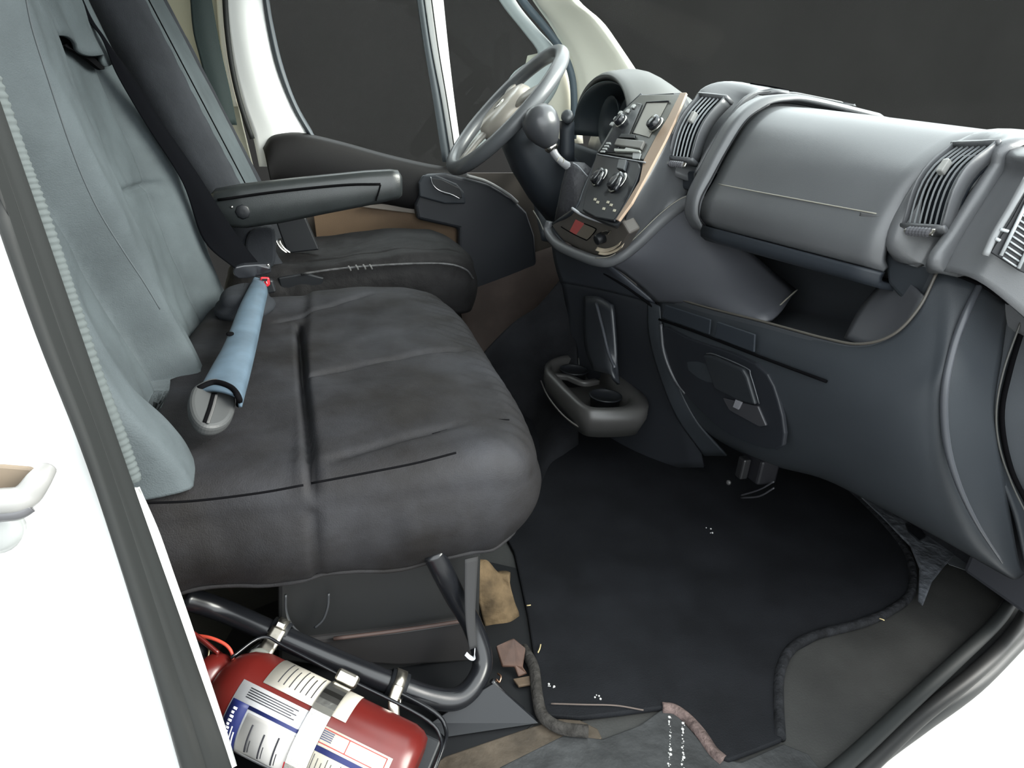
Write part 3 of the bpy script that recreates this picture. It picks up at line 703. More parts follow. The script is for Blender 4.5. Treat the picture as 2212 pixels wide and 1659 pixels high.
# driver belt on the far pillar
DB = thing('driver_belt', 'dark green-grey driver seat belt hanging on the door pillar', 'seat belt', (-.1, 1.75, .8))
a_ = [uy(u, v, 1.74) for u, v in ((392, -230), (408, -40), (416, 60), (430, 120), (452, 200), (470, 270))]; b_ = [uy(u, v, 1.76) for u, v in ((430, -230), (452, -40), (468, 60), (480, 120), (498, 200), (512, 270))]
patch('webbing', [a_, [(p+q)/2+Vector((0, -.006, 0)) for p, q in zip(a_, b_)], b_], mat('green_grey_webbing', (.018, .026, .026), .6, .1, bump=.3, bscale=800), DB, thick=.002)
# ================================================================== dashboard
DB_ = thing('dashboard', 'charcoal plastic van dashboard with glovebox, vents and storage tray', 'dashboard', (1.1, .85, .45))
V3 = Vector
def P3(l): return [V3(p) for p in l]
# main body reaching to the windscreen
st = [(1.76, .86), (1.45, .875), (1.2, .885), (1.02, .90), (.90, .915), (.80, .917), (.70, .905), (.62, .882), (.54, .868), (.40, .856), (.26, .845), (.15, .836), (.05, .828), (-.04, .82)]
rows = []
for (dx, dz) in ((.56, -.03), (.33, -.012), (.14, -.003), (.06, -.012), (.015, -.05), (.0, -.12), (.005, -.20), (.04, -.235), (.16, -.25)):
    row = []
    for y, zc in st:
        x0 = 1.005 + .05*sstep(.4, -.05, y) + .12*sstep(.99, 1.08, y)
        row.append(V3((x0+dx, y, zc+dz)))
    rows.append(row)
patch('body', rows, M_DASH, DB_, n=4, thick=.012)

# glovebox lid
LP = [[(.925, .650), (.938, .652), (.968, .650)], [(.908, .668), (.926, .668), (.957, .666)], [(.905, .700), (.922, .700), (.955, .700)], [(.923, .742), (.938, .744), (.967, .748)],
      [(.944, .793), (.960, .795), (.990, .792)], [(.976, .850), (.998, .842), (1.030, .824)], [(1.020, .880), (1.05, .866), (1.080, .846)], [(1.10, .885), (1.13, .868), (1.16, .850)]]
ys = (.592, .39, .185)
lid = patch('glovebox_lid', [[V3((x, y, z)) for (x, z), y in zip(r, ys)] for r in LP], M_DASH, DB_, n=6, thick=.01)
tube('crease', [V3((.9155, .565, .735)), V3((.9245, .46, .733)), V3((.935, .36, .7315)), V3((.9465, .275, .730)), V3((.956, .215, .729))], .0011, mat('pale_crease', (.22, .21, .18), .4, .4), lid, seg=6)
ribbon('latch', [V3((.952, .240, .7245)), V3((.956, .218, .7240)), V3((.960, .200, .7235))], .005, .003, mat('latch_plastic', (.07, .07, .072), .35, .5), lid, side=V3((0, 0, 1)))
# underside lip
patch('lid_lip', [[V3((.925, .596, .651)), V3((.938, .39, .652)), V3((.968, .182, .650))], [V3((.93, .592, .632)), V3((.945, .39, .634)), V3((.975, .185, .634))], [V3((1.02, .592, .626)), V3((1.03, .39, .628)), V3((1.04, .185, .628))]], M_DASH_D, DB_, n=4, thick=.01)
# raised rib left of the lid
rb = []
for (dx, y, s) in ((.0, .594, 0), (-.012, .602, 1), (-.014, .618, 1), (-.012, .636, 1), (.01, .648, 0)):
    rb.append([V3((x+dx, y, z+(.008 if s else 0))) for x, z in ((.93, .632), (.908, .660), (.905, .700), (.920, .742), (.940, .793), (.970, .850), (1.012, .884), (1.06, .896), (1.12, .898), (1.3, .88))])
patch('rib', rb, M_DASH, DB_, n=4, thick=.008)
tube('rib_line', [V3((x-.004, .593, z+.003)) for x, z in ((.925, .650), (.907, .668), (.904, .700), (.921, .742), (.943, .793), (.975, .851), (1.018, .881))], .0014, mat('shadow_gap', (.008, .008, .01), .6, .3), DB_, seg=6)

# ---------------------------------------------------------------- air vents
M_SLAT = mat('vent_slat', (.30, .32, .33), .3, .5)
def bil(c, s, t):      # c: bl, br, tr, tl
    return (c[0].lerp(c[1], s)).lerp(c[3].lerp(c[2], s), t)
def vent(c, nsl, nrm, label, knob_t=.62, bow=.012, scroll=True, swc=None):
    """c: bottom-left, bottom-right, top-right, top-left"""
    def q(s, t, o=0): return bil(c, s, t) + nrm*(o + bow*max(0, math.sin(PI*min(1, max(0, t)))))
    N = 9
    V = [q(s, i/N, -.022) for i in range(N+1) for s in (-.02, 1.02)]
    v = mesh('air_vent', V, grid_faces(N+1, 2), mat('vent_depth', (.006, .008, .011), .6, .15), DB_, solid=.004, label=label)
    # frame
    for s0, s1 in ((-.06, .0), (1.0, 1.06)):
        R = [[q(s0, t, -.02), q(s0, t, .003), q((s0+s1)/2, t, .006), q(s1, t, .003), q(s1, t, -.02)] for t in [i/N*1.06-.03 for i in range(N+1)]]
        rings('frame_rail', R, M_DASH, v)
    for t0, t1 in ((-.06, .0), (1.0, 1.06)):
        R = [[q(s, t0, -.02), q(s, t0, .003), q(s, (t0+t1)/2, .006), q(s, t1, .003), q(s, t1, -.02)] for s in (-.08, .3, .7, 1.08)]
        rings('frame_rail', R, M_DASH, v)
    for k in range(nsl):
        s = (k+.6)/(nsl+.2)
        R = [[q(s-.011, t, -.003), q(s-.011, t, .0), q(s+.011, t, .001), q(s+.011, t, -.003)] for t in [i/N for i in range(N+1)]]
        rings('slat', R, M_SLAT, v, smooth=False)
    w_ = (c[1]-c[0]).length; a = (c[1]-c[0]).normalized(); u_ = (c[3]-c[0]).normalized()
    kp = q(.48, knob_t, .004)
    box('adjuster', kp, (w_*.16, (c[3]-c[0]).length*.16, .012), mat('pale_adjuster', (.28, .28, .27), .3, .5), v, bevel=.002, axes=(a, u_, nrm))
    if scroll:
        sp_ = q(.5, -.13, .002) if swc is None else swc
        L_ = w_*.62
        R = []
        for i in range(15):
            p = sp_ + a*(L_*(i/14-.5)); r = .0065 if i % 2 else .0055
            R.append([p + (u_*math.cos(2*PI*j/10)+nrm*math.sin(2*PI*j/10))*r for j in range(10)])
        rings('thumb_wheel', R, mat('thumb_wheel', (.10, .10, .11), .25, .6), v, smooth=False)
        box('wheel_tip', sp_+a*(L_*.58), (.008, .010, .006), M_CHROME, v, bevel=.002, axes=(a, u_, nrm))
        box('wheel_tip', sp_-a*(L_*.58), (.006, .006, .006), M_CHROME, v, bevel=.002, axes=(a, u_, nrm))
    return v
# passenger pod
pl_ = [V3((.990, .188, .668)), uy(1925, 520, .185), uy(1962, 440, .185), uy(2012, 370, .185), uy(2075, 318, .185), V3((1.10, .185, .846)), V3((1.25, .185, .846))]
pr_ = [V3((.985, .082, .670)), uy(2022, 572, .085), uy(2062, 508, .085), uy(2112, 428, .085), uy(2152, 368, .085), uy(2192, 312, .085), V3((1.2, .085, .84))]
m1 = [a.lerp(b, .05) + V3((-.006, 0, .003)) for a, b in zip(pl_, pr_)]
m2 = [a.lerp(b, .5) + (V3((.035, 0, -.02)) if 1 <= k <= 4 else V3((-.004, 0, .002))) for k, (a, b) in enumerate(zip(pl_, pr_))]
m3 = [a.lerp(b, .97) + V3((-.005, 0, .002)) for a, b in zip(pl_, pr_)]
pod = patch('passenger_vent_pod', [[p+V3((.03, .004, 0)) for p in pl_], m1, m2, m3, [p+V3((.012, -.004, 0)) for p in pr_]], M_DASH, DB_, n=5, thick=.006)
prism('pod_base', [ux(u, v, .985) for u, v in ((1914, 515), (1960, 525), (2020, 560), (2024, 585), (2004, 628), (1982, 662), (1950, 655), (1914, 614), (1908, 560))], (.10, 0, 0), M_DASH_SHADE, DB_, bevel=.012, bseg=3)
nv = V3((-.80, -.10, .45)).normalized()
cv = [uy(1965, 492, .168), uy(2046, 498, .094), uy(2156, 326, .094), uy(2068, 328, .168)]
vent([p+nv*.012 for p in cv], 7, nv, 'large grey air vent beside the glovebox', .60, bow=.024, swc=uy(1993, 510, .13)+nv*.012)
# centre pod
cl_ = [uy(1420, 366, .765), uy(1445, 315, .765), uy(1488, 240, .765), uy(1524, 192, .765), V3((1.06, .765, .93)), V3((1.25, .765, .905))]
cr_ = [uy(1500, 372, .655), uy(1532, 312, .655), uy(1578, 245, .655), uy(1618, 203, .655), V3((1.08, .655, .912)), V3((1.25, .655, .90))]
n1 = [a.lerp(b, .06) + V3((-.006, 0, .004)) for a, b in zip(cl_, cr_)]
n2 = [a.lerp(b, .55) + (V3((.035, 0, -.02)) if k <= 3 else V3((-.004, 0, .003))) for k, (a, b) in enumerate(zip(cl_, cr_))]
cpod = patch('centre_vent_pod', [[p+V3((.035, .004, 0)) for p in cl_], n1, n2, cr_, [p+V3((.02, -.004, 0)) for p in cr_]], M_DASH, DB_, n=5, thick=.006)
cvc = [uy(1456, 344, .735), uy(1503, 349, .680), uy(1572, 222, .680), uy(1520, 216, .735)]
prism('pod_chin', [ux(u, v, .935) for u, v in ((1416, 362), (1460, 366), (1503, 370), (1494, 412), (1432, 400))], (.10, 0, 0), M_DASH_D, DB_, bevel=.006)
vent([p+nv*.012 for p in cvc], 6, nv, 'small grey air vent between radio and glovebox', .58, bow=.016)
# centre top crest seams
tube('top_seam', [V3((.99, .80, .917)), V3((1.04, .80, .926)), V3((1.15, .80, .922))], .0016, M_SEAM, DB_, seg=6)
tube('top_seam', [V3((1.06, .735, .930)), V3((1.10, .70, .924)), V3((1.12, .66, .915))], .0016, M_SEAM, DB_, seg=6)
# panel right of the passenger pod
ec = [[V3(p)+V3((.004, -.002, 0)) for p in (uy(2026, 584, .082), uy(2064, 510, .082), uy(2114, 430, .082), uy(2154, 370, .082), uy(2194, 314, .082), V3((1.2, .08, .838)))],
      [uy(2075, 592, .05), uy(2112, 525, .05), uy(2160, 440, .05), uy(2195, 380, .05), uy(2225, 325, .05), V3((1.2, .04, .83))],
      [uy(2130, 618, .018), uy(2165, 540, .018), uy(2210, 455, .018), uy(2245, 385, .018), uy(2275, 330, .018), V3((1.2, .0, .82))],
      [uy(2215, 686, -.01), uy(2250, 590, -.01), uy(2290, 490, -.01), uy(2320, 410, -.01), uy(2350, 350, -.01), V3((1.2, -.03, .80))],
      [uy(2300, 760, -.02), uy(2340, 660, -.02), uy(2380, 560, -.02), uy(2420, 460, -.02), uy(2450, 390, -.02), V3((1.2, -.05, .79))]]
patch('end_panel', ec, M_DASH, DB_, n=5, thick=.006)
tube('end_panel_edge', [p+V3((-.004, 0, .003)) for p in ec[0][:5]], .003, mat('pale_edge', (.16, .165, .17), .35, .5), DB_, seg=8)
# blank cap closing the door end of the dashboard
prism('end_cap', [V3((x, -.02, z)) for x, z in ((1.13, .80), (1.25, .81), (1.44, .80), (1.44, .06), (1.37, .12), (1.22, .34), (1.14, .55))], (0, .012, 0), M_DASH_SHADE, DB_, bevel=.003)
# side window grille
pg = Plane(uy(2145, 540, .012), uy(2230, 560, -.012), uy(2205, 420, .012))
gr = plate('side_grille', [(2138, 545), (2185, 470), (2225, 395), (2290, 470), (2235, 600), (2200, 585)], pg, .004, M_BLACK, DB_, off=.004, bevel=.001, label='dark side window air grille')
tube('grille_edge', [pg.at(2128, 552, .008), pg.at(2150, 505, .008), pg.at(2180, 455, .008), pg.at(2222, 380, .008)], .004, mat('pale_edge', (.16, .165, .17), .35, .5), gr, seg=8)
for k in range(12):
    a = V3(pg.at(2166+k*5.2, 556-k*11.5, .010)); b = V3(pg.at(2196+k*5.2, 576-k*11.5, .010))
    tube('slat', [a, b], .0011, M_SLAT, gr, seg=5, n=1)
for a, b in (((2162, 552), (2222, 430)), ((2200, 580), (2260, 450)), ((2178, 500), (2160, 495)), ((2160, 520), (2150, 515))):
    tube('grille_bar', [pg.at(*a, .011), pg.at(*b, .011)], .002, M_SLAT, gr, seg=6, n=1)

# ---------------------------------------------------------------- tray rim and lower panel
top = [(1420, 634, .918), (1520, 664, .922), (1650, 697, .928), (1780, 732, .934), (1860, 745, .940), (1930, 724, .948), (1985, 667, .958), (2024, 590, .972), (2075, 596, .985), (2130, 620, 1.005), (2180, 655, 1.06)]
m_a = [(1424, 690, .910), (1522, 722, .914), (1645, 758, .920), (1765, 795, .926), (1850, 812, .932), (1920, 808, .940), (1975, 790, .948), (2015, 765, .955), (2052, 745, .962), (2092, 735, .990), (2165, 770, 1.06)]
m_b = [(1432, 770, .925), (1525, 815, .926), (1640, 850, .930), (1755, 875, .935), (1840, 890, .940), (1910, 895, .945), (1960, 890, .950), (2000, 875, .955), (2034, 858, .962), (2080, 850, .995), (2150, 880, 1.07)]
m_c = [(1455, 850, .955), (1535, 895, .965), (1645, 935, .975), (1760, 965, .985), (1840, 990, .995), (1910, 1010, 1.0), (1965, 1020, 1.005), (2010, 1020, 1.01), (2050, 1015, 1.02), (2100, 1005, 1.06), (2165, 1000, 1.12)]
m_d = [(1490, 910, 1.00), (1560, 950, 1.02), (1650, 990, 1.035), (1765, 1020, 1.06), (1850, 1058, 1.075), (1920, 1092, 1.09), (1990, 1128, 1.11), (2050, 1158, 1.13), (2110, 1188, 1.16), (2160, 1208, 1.22), (2200, 1205, 1.30)]
m_e = [(1500, 920, 1.10), (1570, 962, 1.12), (1655, 1002, 1.135), (1770, 1032, 1.16), (1860, 1074, 1.19), (1940, 1116, 1.22), (2020, 1158, 1.26), (2090, 1198, 1.29), (2150, 1232, 1.33), (2190, 1252, 1.36), (2215, 1240, 1.38)]
lw = patch('lower_panel', [[ux(*p) for p in r] for r in (top, m_a, m_b, m_c, m_d, m_e)], M_DASH_SHADE, DB_, n=6, thick=.008)
tube('tray_rim', [ux(u, v-2, x-.001) for u, v, x in top[:8]], .0022, mat('rim_highlight', (.06, .055, .048), .4, .4), DB_, seg=8, n=8)
# storage tray behind the rim
tr0 = [ux(u, v-1, x+.004) for u, v, x in top[:8]]
tr1 = [p+V3((.012, 0, -.018)) for p in tr0]
tr2 = [V3((1.06, p.y+.01, p.z-.012)) for p in tr0]; tr3 = [V3((1.14, p.y+.01, p.z+.02)) for p in tr0]; tr4 = [V3((1.16, p.y+.005, .66)) for p in tr0]
patch('storage_tray', [tr0, tr1, tr2, tr3, tr4], mat('tray_plastic', (.034, .037, .042), .5, .3, bump=.12, bscale=900), DB_, n=5, thick=.006)
patch('tray_end_wall', [[ux(1912, 600, 1.02), ux(1960, 610, .99), ux(1995, 640, .965)], [ux(1860, 660, 1.0), ux(1920, 690, .98), ux(1960, 700, .96)], [ux(1822, 730, .97), ux(1870, 744, .96), ux(1930, 724, .955)]], mat('tray_wall_plastic', (.05, .052, .058), .4, .5), DB_, n=5, thick=.004)
tube('tray_divider', [ux(1652, 688, .96), ux(1668, 676, .975), ux(1695, 650, 1.01), ux(1722, 626, 1.05)], .0016, mat('pale_crease', (.22, .21, .18), .4, .4), DB_, seg=6)
# joint line where the lower panel meets the end panel
tube('panel_joint', [ux(2020, 584, .968), ux(2075, 598, .981), ux(2130, 622, 1.0), ux(2180, 657, 1.054), ux(2220, 690, 1.10)], .002, M_SEAM, DB_, seg=6)
# highlight on the rounded corner, painted as a paler strip
tube('corner_edge', [ux(2118, 612, .996), ux(2085, 680, .975), ux(2058, 755, .962), ux(2040, 850, .960), ux(2044, 950, .985), ux(2068, 1040, 1.02), ux(2110, 1130, 1.08), ux(2165, 1215, 1.20)], [.004, .005, .005, .005, .005, .004, .003, .002], mat('corner_highlight', (.04, .043, .05), .35, .4), DB_, n=8)
# kick panel beside the door hinge
kp = [[ux(2172, 645, 1.05), ux(2140, 760, 1.05), ux(2128, 880, 1.06), ux(2150, 1000, 1.12), ux(2195, 1110, 1.2), ux(2220, 1240, 1.34)],
      [ux(2215, 690, 1.08), ux(2182, 800, 1.09), ux(2165, 900, 1.10), ux(2185, 1010, 1.15), ux(2230, 1110, 1.24), ux(2255, 1230, 1.36)],
      [ux(2330, 760, 1.16), ux(2300, 850, 1.17), ux(2290, 950, 1.18), ux(2300, 1050, 1.22), ux(2320, 1150, 1.28), ux(2330, 1260, 1.38)]]
patch('kick_panel', kp, M_DASH_SHADE, DB_, n=5, thick=.006)
tube('kick_seal', [p+V3((-.006, -.004, 0)) for p in kp[1]], .0035, M_SEAM, DB_, n=6)
tube('kick_seal_edge', [ux(2207, 690, 1.06), ux(2168, 800, 1.06), ux(2152, 890, 1.07), ux(2160, 970, 1.10), ux(2188, 1050, 1.16), ux(2222, 1120, 1.2)], .0014, mat('pale_seal_edge', (.05, .05, .047), .4, .4), DB_, n=6, seg=6)

# recessed lower cover with blanks, flap and latch
plw = Plane(ux(1430, 690, .908), ux(1780, 822, .920), ux(1450, 830, .945))
tube('cover_joint', [ux(1424, 690, .905), ux(1500, 716, .908), ux(1640, 770, .914), ux(1785, 824, .922)], .0028, M_SEAM, DB_, seg=6)
tube('cover_edge', [ux(1428, 700, .905), ux(1434, 760, .915), ux(1455, 815, .932), ux(1480, 850, .945)], .004, mat('cover_edge', (.04, .042, .047), .4, .5), DB_, seg=8)
for q in ([(1432, 684), (1535, 722), (1538, 690), (1440, 658)], [(1548, 728), (1632, 760), (1634, 722), (1552, 694)]):
    plate('switch_blank', q, plw, .004, M_DASH_D, DB_, off=.006, bevel=.0015)
cov = plate('lower_cover', [(1436, 705), (1500, 730), (1640, 782), (1690, 860), (1700, 960), (1640, 960), (1560, 920), (1490, 850), (1450, 790)], plw, .010, mat('cover_plastic', (.011, .0125, .016), .5, .3), DB_, off=-.0035, curve=3, bevel=.003)
flp = plate('flap', [(1526, 764), (1545, 766), (1612, 795), (1622, 812), (1640, 872), (1600, 862), (1552, 838)], plw, .010, mat('flap_plastic', (.014, .016, .019), .45, .4), cov, off=.006, bevel=.004)
tube('flap_edge', [plw.at(1526, 764, .017), plw.at(1545, 766, .017), plw.at(1612, 795, .017), plw.at(1622, 812, .017), plw.at(1640, 872, .015)], .0012, mat('flap_edge', (.045, .048, .052), .35, .5), flp, seg=6)
plate('flap_grip', [(1566, 858), (1580, 885), (1645, 920), (1660, 918), (1642, 876)], plw, .006, mat('grip_plastic', (.03, .03, .034), .4, .4), cov, off=.005, bevel=.002)
plate('grip_tab', [(1592, 862), (1606, 868), (1598, 884), (1586, 878)], plw, .004, mat('silver_tab', (.16, .16, .175), .35, .5), cov, off=.011, bevel=.001)
# hanging connector hardware under the cover
hb = thing('fuse_box', 'black fuse box hanging in the dark below the dashboard', 'fuse box', (1.15, .5, .05))
box('housing', ux(1640, 1005, 1.08), (.05, .07, .06), mat('fuse_box_plastic', (.007, .007, .009), .5, .3), hb, bevel=.006)
box('connector', ux(1605, 1010, 1.04), (.02, .022, .05), mat('grey_connector', (.009, .009, .010), .4, .5), hb, bevel=.004)
for d in (0, 14):
    tube('lead', [ux(1600, 1070+d*.4, 1.08), ux(1640, 1058+d, 1.08), ux(1672, 1040+d, 1.08)], .002, mat('grey_lead', (.035, .035, .04), .4, .4), hb, seg=6)
lathe('cap', ux(1575, 1042, 1.03), (-1, -.3, .2), [(0, .006), (.004, .006), (.006, .003)], mat('pale_cap', (.04, .04, .04), .4, .4), hb, seg=10)

# ---------------------------------------------------------------- centre console
# smooth flank between console, glovebox and tray
fl = [[(1312, 572, .800), (1362, 540, .838), (1432, 474, .890), (1512, 436, .936)],
      [(1345, 590, .845), (1400, 568, .870), (1480, 520, .915), (1550, 482, .965)],
      [(1385, 622, .885), (1450, 615, .905), (1560, 605, .945), (1640, 560, 1.02)],
      [(1414, 652, .910), (1510, 662, .925), (1650, 694, .940), (1722, 627, 1.07)]]
patch('console_flank', [[ux(*p) for p in r] for r in fl], mat('flank_plastic', (.052, .054, .062), .45, .4, bump=.12, bscale=900), DB_, n=6, thick=.006)
rim = [ux(1188, 478, .752), ux(1184, 500, .748), ux(1205, 528, .750), ux(1250, 550, .770), ux(1296, 565, .790), ux(1330, 560, .812), ux(1372, 530, .845), ux(1436, 470, .892), ux(1480, 438, .918), ux(1512, 432, .936)]
tube('console_rim', rim, [.010, .012, .013, .013, .013, .013, .014, .015, .014, .010], M_DASH, DB_, n=8, seg=14)
tube('rim_line', [p+V3((-.012, 0, .008)) for p in rim[4:]], .0012, mat('pale_crease', (.22, .21, .18), .4, .4), DB_, n=8, seg=6)
# pocket wall behind the rim and console cheek
PUc = Plane((.947, 1.0, .905), (.946, .80, .905), (.852, 1.0, .777))
patch('console_cheek', [[PUc.at(1480, 206, -.006), PUc.at(1448, 285, -.006), PUc.at(1404, 372, -.006), PUc.at(1364, 442, -.006), ux(1338, 532, .815)],
                        [ux(1500, 250, .960), ux(1470, 330, .925), ux(1440, 410, .895), ux(1410, 470, .872), ux(1375, 520, .845)],
                        [ux(1520, 330, .975), ux(1500, 390, .965), ux(1480, 430, .940), ux(1450, 460, .905), ux(1410, 495, .872)]], M_DASH, DB_, n=5, thick=.005)
tube('cheek_line', [ux(1368, 432, .842), ux(1395, 420, .862), ux(1418, 413, .878), ux(1428, 413, .884)], .0012, mat('pale_crease', (.22, .21, .18), .4, .4), DB_, seg=6)
# console front and column down to the floor
cf = [[(1186, 490, .755), (1240, 545, .768), (1312, 572, .800)], [(1196, 560, .775), (1250, 585, .800), (1350, 602, .850)], [(1209, 610, .80), (1290, 625, .85), (1414, 655, .912)]]
patch('console_front', [[ux(*p) for p in r] for r in cf], mat('console_front_plastic', (.026, .029, .036), .5, .4), DB_, n=6, thick=.005)
tube('gap_line', [ux(1305, 590, .825), ux(1350, 618, .862), ux(1385, 643, .892), ux(1412, 664, .908)], .0035, M_SEAM, DB_, seg=6)
co = [[(1209, 608, .80), (1290, 622, .85), (1414, 655, .912)], [(1222, 680, .83), (1310, 700, .89), (1425, 740, .925)], [(1215, 780, .85), (1320, 800, .92), (1450, 840, .955)], [(1190, 900, .86), (1320, 920, .93), (1500, 925, 1.0)], [(1180, 1000, .88), (1330, 1010, .96), (1520, 1010, 1.08)]]
patch('column', [[ux(*p) for p in r] for r in co], mat('column_carpet_plastic', (.012, .0135, .017), .6, .35), DB_, n=6, thick=.006)
patch('column_edge', [[ux(1398, 652, .902), ux(1412, 656, .905), ux(1424, 662, .908)], [ux(1400, 720, .905), ux(1420, 730, .908), ux(1436, 742, .916)], [ux(1420, 800, .925), ux(1442, 812, .93), ux(1462, 825, .94)], [ux(1460, 900, .965), ux(1485, 905, .975), ux(1505, 912, .985)], [ux(1520, 985, 1.05), ux(1545, 985, 1.06), ux(1570, 985, 1.07)]], M_DASH_SHADE, DB_, n=5, thick=.005)

# ---------------------------------------------------------------- radio and heater stack
PU = Plane((.947, 1.0, .905), (.946, .80, .905), (.852, 1.0, .777))
PL = Plane(uy(1195, 482, 1.02), uy(1318, 560, .78), PU.at(1330, 450))
stk = prism('stack_body', [PU.at(u, v) for u, v in [(1386, 203), (1484, 198), (1462, 260), (1440, 305), (1402, 375), (1366, 440), (1330, 490), (1240, 455), (1262, 405), (1300, 322), (1340, 252)]], (.025, .045, -.012), mat('stack_plastic', (.02, .022, .026), .4, .35), DB_, bevel=.004)
plate('side_strip', [(1473, 204), (1486, 204), (1462, 262), (1441, 306), (1404, 376), (1368, 442), (1340, 480), (1334, 478), (1358, 440), (1385, 395), (1394, 350), (1420, 300), (1446, 258)], PU, .006, mat('tan_reflection', (.30, .215, .155), .45, .4), stk, off=.0, bevel=.001)  # the strip's tan is a reflection painted into its colour
plate('top_slot', [(1398, 206), (1456, 203), (1457, 207), (1397, 210)], PU, .002, M_SEAM, stk, off=.001)
plate('fascia', [(1386, 208), (1474, 207), (1446, 258), (1420, 300), (1394, 349), (1293, 331), (1302, 318), (1342, 250)], PU, .006, mat('grey_green_fascia', (.06, .062, .058), .3, .45), stk, off=.0, bevel=.002, label='radio fascia with empty screen bay')
plate('fascia_dark', [(1342, 252), (1378, 224), (1388, 226), (1360, 292), (1330, 330), (1294, 330), (1303, 318)], PU, .003, M_GLOSS, stk, off=.0065, bevel=.001)
plate('screen', [(1397, 221), (1444, 219), (1402, 297), (1366, 287)], PU, .002, mat('grey_screen', (.26, .25, .225), .35, .45), stk, off=.0065, label='blank grey radio screen')
tube('screen_edge', [PU.at(1366, 288, .009), PU.at(1397, 221, .009), PU.at(1444, 219, .009)], .0022, M_BLACK, stk, smooth_path=False, seg=6)
def knob(nm, u, v, pl, r, h, m, parent, ring=None, off=.007):
    o = pl.at(u, v, off)
    k = lathe(nm, o, pl.n, [(0, r), (h*.5, r*.97), (h*.92, r*.9), (h, r*.78), (h, r*.3)], m, parent, seg=24)
    if ring:
        lathe('knob_ring', o, pl.n, [(-.001, r*1.02), (.002, r*1.14), (.004, r*1.12), (.0045, r*1.0)], ring, k, seg=28)
    return k
M_RING = mat('knob_chrome', (.62, .62, .58), .25, .5, metal=1)
knob('tuning_knob', 1419, 272, PU, .017, .020, M_GLOSS, stk, M_RING)
knob('volume_knob', 1344, 264, PU, .015, .018, M_GLOSS, stk, M_RING)
for k, (u, v) in enumerate(((1322, 268), (1330, 256), (1340, 244), (1356, 240), (1368, 230))):
    box('button', PU.at(u, v, .012), (.014, .010, .006), mat('silver_button', (.4, .41, .40), .3, .5), stk, bevel=.002, axes=(V3((0, 1, 0)), (PU.n.cross(V3((0, 1, 0)))).normalized(), PU.n))
plate('cassette_bar', [(1337, 303), (1396, 309), (1388, 326), (1331, 317)], PU, .008, mat('taupe_bar', (.13, .125, .115), .35, .5), stk, off=.006, bevel=.002)
plate('cassette_rail', [(1330, 324), (1352, 326), (1356, 322), (1386, 328), (1384, 332), (1330, 330)], PU, .006, mat('pale_rail', (.36, .37, .34), .35, .5), stk, off=.007, bevel=.001)
plate('cassette_cap', [(1345, 292), (1374, 294), (1374, 302), (1340, 300)], PU, .006, M_BLACK, stk, off=.008, bevel=.001)
plate('end_light', [(1369, 330), (1386, 333), (1382, 345), (1368, 344)], PU, .003, mat('pale_panel', (.28, .29, .29), .4, .5), stk, off=.007)
for k in range(4):
    plate('key', [(1312-k*4, 309+k*6), (1320-k*4, 309+k*6), (1318-k*4, 312+k*6), (1310-k*4, 312+k*6)], PU, .003, mat('silver_button', (.4, .41, .40), .3, .5), stk, off=.0095)
tube('fascia_seam', [PU.at(1290, 333, .008), PU.at(1340, 342, .008), PU.at(1394, 351, .008)], .0016, mat('pale_seam', (.30, .31, .33), .35, .5), stk, seg=6)
hc = plate('heater_panel', [(1292, 336), (1384, 352), (1388, 366), (1380, 392), (1362, 430), (1344, 462), (1330, 482), (1290, 474), (1262, 458), (1268, 425), (1280, 380)], PU, .007, mat('heater_plastic', (.010, .011, .014), .4, .3), stk, off=.0, bevel=.003)
knob('heater_dial', 1297, 385, PU, .021, .016, M_GLOSS, hc, M_RING)
knob('heater_dial', 1336, 396, PU, .023, .016, M_GLOSS, hc, M_RING)
plate('heater_slider', [(1341, 348), (1358, 350), (1352, 372), (1336, 368)], PU, .008, mat('slate_slider', (.05, .055, .06), .35, .5), hc, off=.007, bevel=.002)
for (u, v) in ((1297, 385), (1336, 396)):
    ribbon('dial_grip', [PU.at(u+6, v-14, .025), PU.at(u, v+2, .027), PU.at(u-8, v+16, .025)], .007, .008, M_GLOSS, hc, side=V3((0, 1, 0)), n=3)
    ribbon('dial_mark', [PU.at(u+6, v-12, .0325), PU.at(u+3, v-4, .0325)], .003, .001, mat('white_mark', (.7, .7, .7), .5, .3), hc, side=V3((0, 1, 0)), n=2)
for (u, v) in ((1284, 428), (1290, 434), (1312, 434), (1319, 440), (1303, 448), (1326, 452)):
    plate('heater_icon', [(u, v), (u+5, v+1), (u+3, v+6), (u-2, v+5)], PU, .001, mat('pale_icon', (.45, .42, .33), .5, .3), hc, off=.0075)
# lower shelf of the console
shelf = prism('console_shelf', [PL.at(u, v) for u, v in [(1238, 450), (1312, 484), (1342, 476), (1360, 505), (1336, 545), (1316, 560), (1262, 545), (1215, 520), (1192, 488), (1200, 476)]], PL.n*-.03, mat('taupe_shelf', (.085, .076, .068), .5, .4, var=.1, vscale=20), DB_, bevel=.004)
tube('shelf_lip', [PL.at(1236, 450, .004), PL.at(1254, 462, .006), PL.at(1280, 473, .007), PL.at(1312, 482, .006)], .0035, mat('silver_lip', (.42, .43, .46), .3, .5), shelf)
plate('red_sticker', [(1244, 474), (1263, 483), (1245, 507), (1231, 499)], PL, .001, mat('faded_red_sticker', (.42, .09, .085), .5, .4), shelf, off=.001, label='faded red half of a sticker')
plate('sticker', [(1263, 483), (1287, 494), (1280, 510), (1269, 517), (1245, 507)], PL, .001, mat('tan_sticker', (.15, .13, .105), .4, .4), shelf, off=.001)
tube('sticker_edge', [PL.at(1212, 490, .0015), PL.at(1232, 502, .0015), PL.at(1262, 517, .0015), PL.at(1270, 517, .0015), PL.at(1286, 499, .0015), PL.at(1285, 493, .0015), PL.at(1262, 483, .0015)], .0012, M_SEAM, shelf, seg=6)
